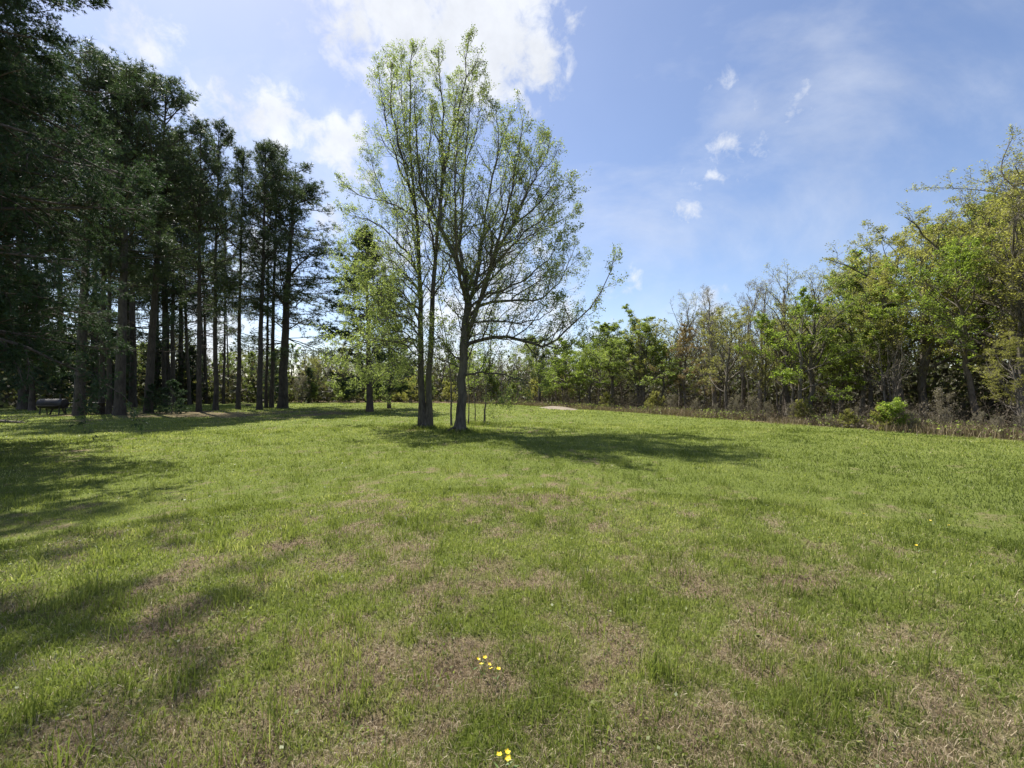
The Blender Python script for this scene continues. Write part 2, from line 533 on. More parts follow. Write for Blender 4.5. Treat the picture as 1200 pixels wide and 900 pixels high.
# ------------------------------------------------------------------ ground and track
def build_ground():
    n = 430
    s = np.linspace(-1, 1, n)
    g1 = 700 * np.sinh(6.6 * s) / np.sinh(6.6)
    X, Y = np.meshgrid(g1, g1 + 3.2)
    x, y = X.ravel(), Y.ravel()
    z = ground_z(x, y)
    idx = np.arange(n * n).reshape(n, n)
    F = np.stack([idx[:-1, :-1], idx[:-1, 1:], idx[1:, 1:], idx[1:, :-1]], -1).reshape(-1, 4)
    a = Acc().add(np.stack([x, y, z], 1), F)
    me = a.mesh('ground', M_ground, True)
    for nm, fn in (('green', greenness), ('duff', duff)):
        at_ = me.attributes.new(nm, 'FLOAT', 'POINT')
        at_.data.foreach_set('value', fn(x, y).astype(np.float32))
    tag(link('ground', me), kind='structure')
    # pale track that climbs out of the field at the far corner
    a = Acc()
    pts = crom([(*at(634, 477.6), 0), (*at(643, 477.8), 0), (*at(652, 478.2), 0), (*at(664, 479.4), 0), (*at(676, 480.6), 0)], 24)
    wdt = np.interp(np.linspace(0, 1, 24), [0, .3, .7, 1], [0.5, 1.2, 1.3, 0.4])
    rows = []
    for k in np.linspace(-1, 1, 7):
        yy = pts[:, 1] + k * wdt * 1.9
        xx = pts[:, 0] + k * 0.3
        zz = ground_z(xx, yy) + 0.02 + 0.14 * (1 - k * k) * np.sin(np.linspace(0, np.pi, 24)) + 0.03 * fbm(xx, yy, 0.7)
        if abs(k) == 1: zz -= 0.08
        rows.append(np.stack([xx, yy, zz], 1))
    V = np.stack(rows)
    idx = np.arange(7 * 24).reshape(7, 24)
    a.add(V, np.stack([idx[:-1, :-1], idx[:-1, 1:], idx[1:, 1:], idx[1:, :-1]], -1).reshape(-1, 4))
    tag(link('dirt_path', a.mesh('dirt_path', M_sand, True)), kind='structure')


build_ground()


# ------------------------------------------------------------------ grass
def polar(n, dens, r0, r1, amax, g):
    r = np.linspace(r0, r1, 4000)
    w = dens(r) * r
    c = np.cumsum(w); c /= c[-1]
    rr = np.interp(g.uniform(0, 1, n), c, r)
    th = g.uniform(-R(amax), R(amax), n)
    return rr * np.sin(th), rr * np.cos(th), rr


def blades(x, y, h, wd, lean, tint, g, two=True):
    n = len(x)
    z = ground_z(x, y) - 0.004
    a = g.uniform(0, 2 * np.pi, n)
    fa = g.uniform(0, 2 * np.pi, n)
    dirx, diry = np.cos(a), np.sin(a)
    sx, sy = np.cos(fa) * wd / 2, np.sin(fa) * wd / 2
    b = np.stack([x, y, z], 1)
    side = np.stack([sx, sy, np.zeros(n)], 1)
    mid = b + np.stack([dirx * lean * h * 0.35, diry * lean * h * 0.35, h * 0.6 * np.sqrt(np.maximum(1 - (lean * .5) ** 2, .05))], 1)
    tip = b + np.stack([dirx * lean * h, diry * lean * h, h * np.sqrt(np.maximum(1 - np.minimum(lean, .97) ** 2, .03))], 1)
    if two:
        V = np.stack([b - side, b + side, mid + side * .8, mid - side * .8, tip], 1).reshape(-1, 3)
        k = np.arange(n)[:, None] * 5
        return V, (k + np.array([[0, 1, 2, 3]]), k + np.array([[3, 2, 4]])), np.repeat(tint, 5)
    V = np.stack([b - side, b + side, tip], 1).reshape(-1, 3)
    return V, (np.arange(n)[:, None] * 3 + np.array([[0, 1, 2]]),), np.repeat(tint, 3)


def addb(acc, v, fs, t):
    n0 = acc.n
    acc.v.append(v); acc.t.append(t); acc.n += len(v)
    for f in fs: acc.f.append(f + n0)


def build_grass():
    g = np.random.default_rng(21)
    A, B = Acc(), Acc()
    # near and middle ground, green
    for n, r0, r1, two in ((300000, 0.9, 7.5, True), (240000, 7.0, 22, False), (150000, 20, 56, False)):
        x, y, r = polar(n, lambda q: 1 / np.maximum(q, 2.2) ** 1.75, r0, r1, 66, g)
        gr = greenness(x, y)
        keep = (g.uniform(0, 1, n) < np.clip(gr * 1.15 - 0.12, 0.26, 1)) & (duff(x, y) < g.uniform(0.15, 0.8, n)) & (wooded(x, y) < 0.3)
        x, y, r, gr = x[keep], y[keep], r[keep], gr[keep]
        m = len(x)
        cl = fbm(x, y, 0.42, 3, 11)
        tall = sstep(cl, 0.56, 0.76)
        h = (0.028 + 0.036 * g.uniform(0, 1, m) + 0.085 * tall * g.uniform(0.3, 1, m)) * (0.65 + 0.5 * gr)
        h *= np.interp(r, [3, 9, 25, 55], [1, 0.85, 1.0, 1.3])
        wd = np.interp(r, [1, 3, 8, 20, 55], [0.0035, 0.0042, 0.009, 0.03, 0.09]) * g.uniform(0.6, 1.4, m)
        lean = np.clip(np.abs(g.normal(0.45, 0.28, m)), 0, 0.96)
        tint = np.clip(0.42 + 0.9 * (fbm(x, y, 0.9, 3, 14) - 0.5) + g.normal(0, 0.17, m) - 0.1 * tall + 0.12 * sstep(r, 9, 20) + 0.5 * (fbm(x, y, 5.5, 3, 31) - 0.5), 0, 1)
        addb(A, *blades(x, y, h, wd, lean, tint, g, two))
    # longer grass left uncut round the field trees
    for (bx, by), nn, sp in ((at(498, 502), 2600, 0.55), (at(538, 507), 2600, 0.5), (at(549, 497), 700, 0.35), (at(567, 498), 700, 0.35)):
        an = g.uniform(0, 6.28, nn); rd = 0.15 + sp * np.abs(g.normal(0, 1, nn))
        addb(A, *blades(bx + np.cos(an) * rd * 1.3, by + np.sin(an) * rd, g.uniform(0.05, 0.32, nn) * np.exp(-rd * 0.7), g.uniform(0.008, 0.022, nn), np.clip(np.abs(g.normal(0.4, 0.25, nn)), 0, .95), np.clip(g.normal(0.42, 0.2, nn), 0, 1), g))
    # broad-leaved weeds lying low in the turf
    m = 26000
    x, y, r = polar(m, lambda q: 1 / np.maximum(q, 2.2) ** 1.7, 1.0, 12, 64, g)
    k = (fbm(x, y, 0.55, 3, 23) > 0.5) & (wooded(x, y) < 0)
    x, y, r = x[k], y[k], r[k]; m = len(x)
    c = np.stack([x, y, ground_z(x, y) + g.uniform(0.0, 0.045, m)], 1)
    v, F = cards(c, np.interp(r, [1, 4, 12], [0.018, 0.024, 0.04]) * g.uniform(0.5, 1.4, m), 0.75, g, None, 0, 2.5)
    A.add(v, F, np.repeat(np.clip(g.normal(0.36, 0.16, m), 0, 0.7), 4))
    # a few coarse tufts
    tx, ty, tr = polar(420, lambda q: 1 / np.maximum(q, 2) ** 1.3, 1.3, 14, 62, g)
    k = 26
    x = np.repeat(tx, k) + g.normal(0, 0.045, 420 * k); y = np.repeat(ty, k) + g.normal(0, 0.045, 420 * k)
    ok = wooded(x, y) < 0
    x, y = x[ok], y[ok]; m = len(x)
    addb(A, *blades(x, y, g.uniform(0.08, 0.22, m), g.uniform(0.003, 0.0075, m), np.clip(np.abs(g.normal(0.4, 0.25, m)), 0, .95), np.clip(g.normal(0.38, 0.15, m), 0, 1), g))
    tag(link('grass', A.mesh('grass', M_grass)), 'short green grass growing over the whole field', 'grass', kind='stuff')
    for n, r0, r1 in ((300000, 0.9, 7.0), (80000, 6.5, 20)):
        x, y, r = polar(n, lambda q: 1 / np.maximum(q, 2.2) ** 1.8, r0, r1, 66, g)
        gr = greenness(x, y)
        keep = g.uniform(0, 1, n) < np.clip(1.12 - gr, 0.10, 1)
        x, y, r = x[keep], y[keep], r[keep]; m = len(x)
        keep = wooded(x, y) < 0
        h = 0.018 + 0.075 * g.uniform(0, 1, m) ** 1.8
        wd = np.interp(r, [1, 3, 8, 20], [0.0019, 0.0025, 0.005, 0.018]) * g.uniform(0.5, 1.4, m)
        lean = np.clip(g.normal(0.88, 0.14, m), 0.2, 0.985)
        tint = np.clip(g.normal(0.44, 0.27, m) + 0.6 * (fbm(x, y, 0.6, 2, 17) - .5), 0, 1)
        addb(B, *blades(x[keep], y[keep], h[keep], wd[keep], lean[keep], tint[keep], g, r0 < 3))
    tag(link('dry_grass_litter', B.mesh('dry_grass_litter', M_straw)), 'brown dead grass cuttings lying between the green grass', 'dry grass', kind='stuff')


build_grass()


# ------------------------------------------------------------------ tree making
def tree(kind_name, trunk_me, crown_me, loc, rz, sc, label, cat, group=None, tilt=(0, 0), crown_name='crown'):
    e = bpy.data.objects.new(kind_name, None)
    COL.objects.link(e)
    e.empty_display_size = 0.3
    e.location = (loc[0], loc[1], float(ground_z(np.array(loc[0]), np.array(loc[1]))) - 0.03)
    e.rotation_euler = (tilt[0], tilt[1], rz)
    e.scale = sc if isinstance(sc, tuple) else (sc, sc, sc)
    tag(e, label, cat, group)
    link('trunk', trunk_me, e)
    if crown_me is not None: link(crown_name, crown_me, e)
    return e


def flare(P, Rr, k=0.6, h=0.5):
    z = P[..., 2] - P[:, :1, 2]
    return Rr * (1 + k * np.exp(-z / h))


def pine_mesh(seed, H, r, cb=0.42, bend=0.3, nb=54, spread=3.3, low_dead=10):
    g = np.random.default_rng(seed)
    N = 26
    z = np.linspace(-0.15, H, N)
    off = np.cumsum(g.normal(0, bend / N, (N, 2)), 0) + np.linspace(0, 1, N)[:, None] ** 1.5 * g.normal(0, bend, 2)
    off -= off[0]
    P = np.concatenate([off, z[:, None]], 1)[None]
    Rr = flare(P, (r * (1 - 0.88 * np.linspace(0, 1, N) ** 1.15))[None], 0.35, 0.5)
    T = Acc(); T.add(*tubes(P, Rr, 10))
    t = np.sort(cb + (0.985 - cb) * g.uniform(0, 1, nb) ** 0.85)
    i = np.minimum((t * (N - 1)).astype(int), N - 2); f = (t * (N - 1) - i)[:, None]
    base = P[0, i] * (1 - f) + P[0, i + 1] * f
    u = (t - cb) / (1 - cb)
    prof = np.interp(u, [0, 0.15, 0.45, 0.8, 1], [0.75, 1.0, 0.95, 0.62, 0.22]) * g.uniform(0.55, 1.15, nb)
    az = g.uniform(0, 2 * np.pi, nb)
    el = np.radians(np.interp(u, [0, 0.5, 1], [-6, 12, 50]) + g.normal(0, 9, nb))
    d = np.stack([np.cos(az) * np.cos(el), np.sin(az) * np.cos(el), np.sin(el)], 1)
    LP, LR = grow(base, d, spread * prof, np.full(nb, 0.048) * (0.5 + 0.6 * prof), 8, 0.045, 0.11, 0.3, g=g)
    T.add(*tubes(LP, LR, 5))
    # dead stubs below the live crown
    td = g.uniform(0.16, cb + 0.08, low_dead)
    i = (td * (N - 1)).astype(int)
    az = g.uniform(0, 2 * np.pi, low_dead)
    DP, DR = grow(P[0, i], np.stack([np.cos(az), np.sin(az), g.normal(-0.1, 0.2, low_dead)], 1), g.uniform(0.5, 2.2, low_dead), np.full(low_dead, 0.022), 6, 0, 0.16, 0.3, g=g)
    T.add(*tubes(DP, DR, 4))
    KP, KR = kids(DP, DR, 3, (0.3, 0.95), (30, 70), (0.25, 0.5), 4, 0, 0.15, g=g)
    T.add(*tubes(KP, KR, 3))
    SP, SR = kids(LP, LR, 9, (0.3, 1.0), (30, 65), (0.28, 0.5), 5, 0.10, 0.13, g=g, shape=0.55)
    T.add(*tubes(SP, SR, 3))
    C = Acc()
    tips = np.concatenate([SP, LP[:, -5:]], 0)
    for Q, n in ((SP, 6), (LP[:, 4:], 5)):
        c, ax, par = along(Q, n, g, 0.35)
        c = c + g.normal(0, 0.13, c.shape)
        k = 8
        v, F = needles(c, ax * 0.6 + np.array([0, 0, 0.25]), 0.24, 0.030, k, g, 1.0)
        cl = np.clip(0.42 + 0.18 * g.normal(0, 1, len(Q))[par] + 0.12 * g.normal(0, 1, len(c)), 0, 1)
        C.add(v, F, np.repeat(np.repeat(cl, k), 3))
    return T.mesh('trunk', M_bark_pine, True), C.mesh('crown', M_needle)


def cedar_mesh(seed, H, r, cb, spread, nb, fine, nk=10, drop=-0.05, spray=0.16, prof_pts=([0, 0.12, 0.4, 0.8, 1], [0.8, 1.0, 0.9, 0.5, 0.12]), two=True):
    g = np.random.default_rng(seed)
    N = 20
    z = np.linspace(-0.15, H, N)
    off = np.cumsum(g.normal(0, 0.03, (N, 2)), 0); off -= off[0]
    P = np.concatenate([off, z[:, None]], 1)[None]
    Rr = flare(P, (r * (1 - 0.9 * np.linspace(0, 1, N)))[None], 0.4, 0.5)
    T = Acc(); T.add(*tubes(P, Rr, 10))
    t = cb + (0.98 - cb) * (np.arange(nb) + g.uniform(0, 1, nb)) / nb
    i = np.minimum((t * (N - 1)).astype(int), N - 2); f = (t * (N - 1) - i)[:, None]
    base = P[0, i] * (1 - f) + P[0, i + 1] * f
    u = (t - cb) / (1 - cb)
    prof = np.interp(u, *prof_pts) * g.uniform(0.6, 1.12, nb)
    az = np.arange(nb) * 2.4 + g.normal(0, 0.4, nb)
    el = np.radians(np.interp(u, [0, 0.4, 1], [-4, 14, 55]) + g.normal(0, 8, nb))
    d = np.stack([np.cos(az) * np.cos(el), np.sin(az) * np.cos(el), np.sin(el)], 1)
    LP, LR = grow(base, d, spread * prof, np.full(nb, r * 0.17) * (0.4 + 0.7 * prof), 10, drop, 0.09, 0.18, g=g)
    T.add(*tubes(LP, LR, 5))
    SP, SR = kids(LP, LR, nk, (0.12, 1.0), (28, 60), (0.22, 0.42), 6, -0.03, 0.12, g=g, shape=0.55)
    T.add(*tubes(SP, SR, 3))
    C = Acc()
    if two:
        KP, KR = kids(SP, SR, 9, (0.1, 1.0), (25, 65), (0.26, 0.5), 4, -0.04, 0.15, g=g, shape=0.4)
        T.add(*tubes(KP, KR, 3))
        src = ((KP, fine), (SP, fine), (LP[:, 5:], fine * 2))
    else:
        src = ((SP, fine * 2), (LP[:, 4:], fine * 3))
    for Q, n in src:
        c, ax, par = along(Q, n, g, 0.1)
        c = c + g.normal(0, 0.025, c.shape)
        k = 6
        v, F = needles(c, ax + np.array([0, 0, -0.1]), spray, spray * 0.2, k, g, 0.75)
        cl = np.clip(0.42 + 0.16 * g.normal(0, 1, len(Q))[par] + 0.13 * g.normal(0, 1, len(c)), 0, 1)
        C.add(v, F, np.repeat(np.repeat(cl, k), 3))
    return T.mesh('trunk', M_bark_cedar, True), C.mesh('crown', M_cedar)


def decid_mesh(seed, H, r, cb=0.3, spread=0.42, nl=20, ang=(35, 65), leaf=0.11, per=8, stems=1, trop=0.12, lean=0.0, bark=None, leaves=None, nb=7, nt=6,
               prof_pts=([0, 0.25, 0.7, 1], [0.9, 1.0, 0.7, 0.35]), clump=0.05, fine=0, up=0.0, aspect=0.6, flat=0.6):
    g = np.random.default_rng(seed)
    T, C = Acc(), Acc()
    N = 16
    trunks, radii = [], []
    for s in range(stems):
        a = g.uniform(0, 2 * np.pi)
        o = np.array([math.cos(a), math.sin(a)]) * (0.12 * (stems > 1))
        z = np.linspace(-0.15, H * g.uniform(0.8, 1.0) if s else H, N)
        off = np.cumsum(g.normal(0, 0.012 * H, (N, 2)), 0) * np.linspace(0.2, 1, N)[:, None]
        off += np.linspace(0, 1, N)[:, None] ** 1.1 * (np.array([lean, 0]) * H + o * (1.2 * H * 0.5 if stems > 1 else 0))
        off += o - off[0]
        trunks.append(np.concatenate([off, z[:, None]], 1))
        radii.append(r * (0.75 if s else 1) * (1 - 0.9 * np.linspace(0, 1, N) ** 0.9))
    P = np.stack(trunks); Rr = flare(P, np.stack(radii), 0.45, 0.35)
    T.add(*tubes(P, Rr, 8))
    n1 = max(3, nl // stems)
    B = stems * n1
    par = np.repeat(np.arange(stems), n1)
    t = cb + (0.98 - cb) * (np.tile(np.arange(n1), stems) + g.uniform(0, 1, B)) / n1
    i = np.minimum((t * (N - 1)).astype(int), N - 2); f = (t * (N - 1) - i)[:, None]
    base = P[par, i] * (1 - f) + P[par, i + 1] * f
    u = (t - cb) / (1 - cb)
    L = H * spread * np.interp(u, *prof_pts) * g.uniform(0.65, 1.15, B)
    az = np.arange(B) * 2.4 + g.normal(0, 0.5, B)
    el = np.radians(90 - g.uniform(ang[0], ang[1], B) * np.interp(u, [0, 1], [1.1, 0.45]))
    d = np.stack([np.cos(az) * np.cos(el), np.sin(az) * np.cos(el), np.sin(el)], 1)
    rp = Rr[par, i]
    LP, LR = grow(base, d, L, np.minimum(rp * 0.6, L * 0.016 + 0.01), 10, trop * np.interp(u, [0, 1], [1, .5]), 0.14, 0.2, g=g)
    T.add(*tubes(LP, LR, 5))
    SP, SR = kids(LP, LR, nb, (0.2, 1.0), (28, 62), (0.28, 0.5), 6, 0.06 + up, 0.16, g=g, shape=0.5, rmin=0.006)
    T.add(*tubes(SP, SR, 3))
    KP, KR = kids(SP, SR, nt, (0.15, 1.0), (25, 60), (0.3, 0.5), 4, 0.05 + up, 0.16, g=g, shape=0.4, rmin=0.0045)
    T.add(*tubes(KP, KR, 3))
    last = KP
    if fine:
        FP, FR = kids(KP, KR, fine, (0.15, 1.0), (20, 55), (0.35, 0.6), 4, 0.05 + up, 0.16, g=g, shape=0.4, rmin=0.0035)
        T.add(*tubes(FP, FR, 3)); last = FP
    for Q, n in ((last, per), (SP[:, 2:], max(1, per // 2))):
        c, ax, p_ = along(Q, n, g, 0.2)
        c = c + g.normal(0, clump, c.shape)
        v, F = cards(c, leaf * g.uniform(0.6, 1.3, len(c)), aspect, g, ax, 0.5, flat)
        cl = np.clip(0.48 + 0.16 * g.normal(0, 1, len(Q))[p_] + 0.15 * g.normal(0, 1, len(c)), 0, 1)
        C.add(v, F, np.repeat(cl, 4))
    return T.mesh('trunk', bark or M_bark_wood, True), C.mesh('crown', leaves or M_leaf_mid)


# ------------------------------------------------------------------ the two tall trees in the middle of the field
def big_tree(name, base_px, base_py, limbs, label, seed, trunk_idx, leaf_per=6, extra=()):
    g = np.random.default_rng(seed)
    bx, D = at(base_px, base_py)
    m = D / FPX

    def conv(pts):
        out = []
        for p in pts:
            px, py = p[0], p[1]; dd = p[2] if len(p) > 2 else 0
            dep = D + dd
            # put the limb at its real distance, seen from the standpoint at the same bearing
            out.append(((px - 600) / FPX * dep - bx, dd, EYE + (HOR - py) / FPX * dep))
        return np.array(out)
    T, C = Acc(), Acc()
    NL = 16
    LPs, LRs, kid_n = [], [], []
    for k, (pts, r0, r1) in enumerate(limbs):
        q = crom(conv(pts), NL)
        q[1:-1] += g.normal(0, 0.03, (NL - 2, 3))
        t = np.linspace(0, 1, NL)
        rr = r0 + (r1 - r0) * t ** 0.8
        if k in trunk_idx:
            q[0, 2] = -0.15
            rr = flare(q[None], rr[None], 0.75, 0.35)[0]
        LPs.append(q); LRs.append(rr)
    LP, LR = np.stack(LPs), np.stack(LRs)
    T.add(*tubes(LP, LR, 9))
    ln = np.linalg.norm(np.diff(LP, axis=1), axis=2).sum(1)
    n1 = np.clip((ln * 3.3).astype(int), 7, 40)
    tstart = np.array([0.30 if k in trunk_idx else 0.12 for k in range(len(limbs))])
    # side branches with their own reach, independent of the limb's length
    SPs = []
    par = np.repeat(np.arange(len(LP)), n1)
    kk = np.concatenate([np.arange(x) for x in n1])
    t = tstart[par] + (0.99 - tstart[par]) * (kk + g.uniform(0, 1, len(par))) / n1[par]
    s = t * (NL - 1); i = np.minimum(s.astype(int), NL - 2); f = (s - i)[:, None]
    base = LP[par, i] * (1 - f) + LP[par, i + 1] * f
    Tn = unit(LP[par, i + 1] - LP[par, i])
    rv = unit(g.normal(0, 1, (len(par), 3)))
    qv = unit(rv - (rv * Tn).sum(1, keepdims=True) * Tn)
    a = np.radians(g.uniform(28, 62, len(par)))[:, None]
    L = np.interp(t, [0, 0.4, 1], [2.2, 1.8, 0.62]) * g.uniform(0.5, 1.25, len(par)) * np.interp(ln[par], [1, 5], [0.6, 1.0])
    rad = LR[par, i]
    SP, SR = grow(base, np.cos(a) * Tn + np.sin(a) * qv, L, np.minimum(rad * 0.55, L * 0.012 + 0.006), 8, 0.15, 0.14, 0.25, g=g)
    T.add(*tubes(SP, SR, 5))
    KP, KR = kids(SP, SR, 7, (0.15, 1.0), (28, 65), (0.32, 0.6), 5, 0.08, 0.17, g=g, shape=0.5, rmin=0.0035)
    T.add(*tubes(KP, KR, 3))
    FP, FR = kids(KP, KR, 3, (0.2, 1.0), (25, 60), (0.4, 0.75), 4, 0.10, 0.17, g=g, shape=0.4, rmin=0.0025)
    T.add(*tubes(FP, FR, 3))
    for Q, n in ((FP, leaf_per), (KP[:, 1:], 5)):
        c, ax, p_ = along(Q, n, g, 0.25)
        c = c + g.normal(0, 0.05, c.shape)
        v, F = cards(c, 0.058 * g.uniform(0.5, 1.3, len(c)), 0.7, g, ax, 0.5, 0.3)
        cl = np.clip(0.45 + 0.15 * g.normal(0, 1, len(Q))[p_] + 0.16 * g.normal(0, 1, len(c)), 0, 1)
        C.add(v, F, np.repeat(cl, 4))
    # surface roots
    k = 7
    az = np.arange(k) * 2 * np.pi / k + g.normal(0, 0.2, k)
    bp = np.stack([np.cos(az) * 0.16, np.sin(az) * 0.16, np.full(k, 0.22)], 1)
    RP, RR = grow(bp, np.stack([np.cos(az), np.sin(az), np.full(k, -0.55)], 1), g.uniform(0.45, 0.85, k), np.full(k, 0.085), 6, -0.04, 0.08, 0.3, g=g)
    T.add(*tubes(RP, RR, 6))
    e = tree(name, T.mesh('trunk', M_bark_main, True), C.mesh('crown', M_leaf_main), (bx, D), 0, 1.0, label, 'tree')
    return e


A_LIMBS = [
    ([(496, 502), (494, 450), (492.5, 400, .1), (493.5, 350, .2), (491, 290, .2), (488, 250, .2), (483, 200), (480, 150, -.2), (481, 100, -.3), (484, 52, -.3)], 0.165, 0.012),
    ([(501, 502), (503, 450), (505, 390, -.1), (508, 340, -.1), (511, 290, .2), (515, 240, .5), (518, 190, .7), (519, 140, .8), (516, 95, .9), (514, 55, .9)], 0.16, 0.012),
    ([(492, 325, .2), (482, 302, -.2), (470, 287, -.4), (446, 264, -.7), (425, 255, -.9), (405, 249, -1.2)], 0.06, 0.008),
    ([(488, 256, .2), (470, 243, .5), (455, 236, .8), (419, 227, 1.3), (396, 207, 1.6)], 0.05, 0.008),
    ([(486, 232, .1), (468, 195, .3), (455, 150, .5), (447, 112, .7), (443, 75, .8)], 0.05, 0.008),
    ([(487, 245, .2), (475, 200, -1), (463, 150, -1.5), (458, 105, -1.8), (460, 72, -2)], 0.05, 0.008),
    ([(494, 405, .1), (472, 388, -.8), (445, 394, -1.5), (415, 418, -2.0)], 0.04, 0.008),
    ([(493, 365, .2), (470, 346, .6), (440, 344, 1.2), (408, 366, 1.6)], 0.045, 0.008),
    ([(494, 432, .1), (476, 424, -.5), (450, 436, -1.0), (428, 458, -1.3)], 0.03, 0.007),
    ([(493, 340, .2), (470, 318, -1.2), (440, 310, -2.2), (415, 322, -2.8)], 0.04, 0.008),
    ([(494, 385, .1), (478, 372, -1.4), (455, 372, -2.4), (430, 392, -3)], 0.035, 0.008),
    ([(493, 415, .1), (480, 400, .6), (458, 400, 1.3), (432, 412, 1.9), (405, 435, 2.2), (394, 462, 2.4)], 0.035, 0.007),
    ([(493, 420, .1), (476, 405, -1.2), (448, 398, -2.2), (415, 404, -3.0), (392, 425, -3.3)], 0.035, 0.007),
    ([(493, 395, .1), (474, 372, .4), (448, 362, .8), (422, 370, 1.1), (402, 390, 1.3)], 0.04, 0.007),
    ([(493, 350, .2), (472, 330, .3), (446, 322, .4), (418, 330, .5), (400, 345, .5)], 0.04, 0.007),
    ([(494, 440, .1), (480, 440, .5), (462, 448, 1.0), (448, 462, 1.3)], 0.025, 0.007),
    ([(493, 375, .1), (480, 355, -.4), (462, 345, -.8), (440, 352, -1.2), (424, 372, -1.4)], 0.035, 0.007),
    ([(492, 320, .2), (464, 292, .5), (432, 277, .9), (404, 286, 1.2)], 0.04, 0.007),
    ([(493, 330, .2), (482, 325, .7), (468, 330, 1.2), (460, 345, 1.5)], 0.022, 0.006),
    ([(494, 360, .1), (482, 358, -.7), (470, 364, -1.1), (462, 380, -1.3)], 0.022, 0.006),
    ([(494, 392, .1), (484, 392, .5), (472, 402, .9), (466, 418, 1.0)], 0.02, 0.006),
    ([(494, 420, .1), (485, 424, -.5), (476, 436, -.9), (472, 452, -1.0)], 0.02, 0.006),
    ([(505, 400, 0), (514, 395, -.7), (522, 402, -1.3), (527, 415, -1.6)], 0.02, 0.006),
    ([(493, 345, .2), (470, 315, 1.0), (440, 295, 1.6), (408, 300, 2.0), (392, 318, 2.2)], 0.04, 0.007),
    ([(493, 380, .1), (478, 350, -1.4), (460, 335, -2.4), (432, 330, -3.4)], 0.035, 0.007),
    ([(494, 430, .1), (484, 420, .8), (468, 425, 1.5), (452, 442, 2.2)], 0.025, 0.007),
    ([(508, 345, 0), (520, 325, 1.0), (530, 295, 1.8), (536, 255, 2.4)], 0.05, 0.008),
    ([(511, 300, .2), (505, 270, -1.2), (500, 225, -2.0), (503, 170, -2.4), (507, 120, -2.6)], 0.055, 0.008),
    ([(513, 265, .4), (525, 225, 1.2), (532, 180, 1.6), (533, 130, 1.8), (530, 90, 2)], 0.05, 0.008),
    ([(483, 200, 0), (475, 150, .8), (470, 100, 1.2), (474, 62, 1.4)], 0.035, 0.006),
    ([(493, 300, .2), (480, 270, 1.6), (460, 240, 2.6), (440, 205, 3.1), (430, 165, 3.4)], 0.05, 0.008),
]
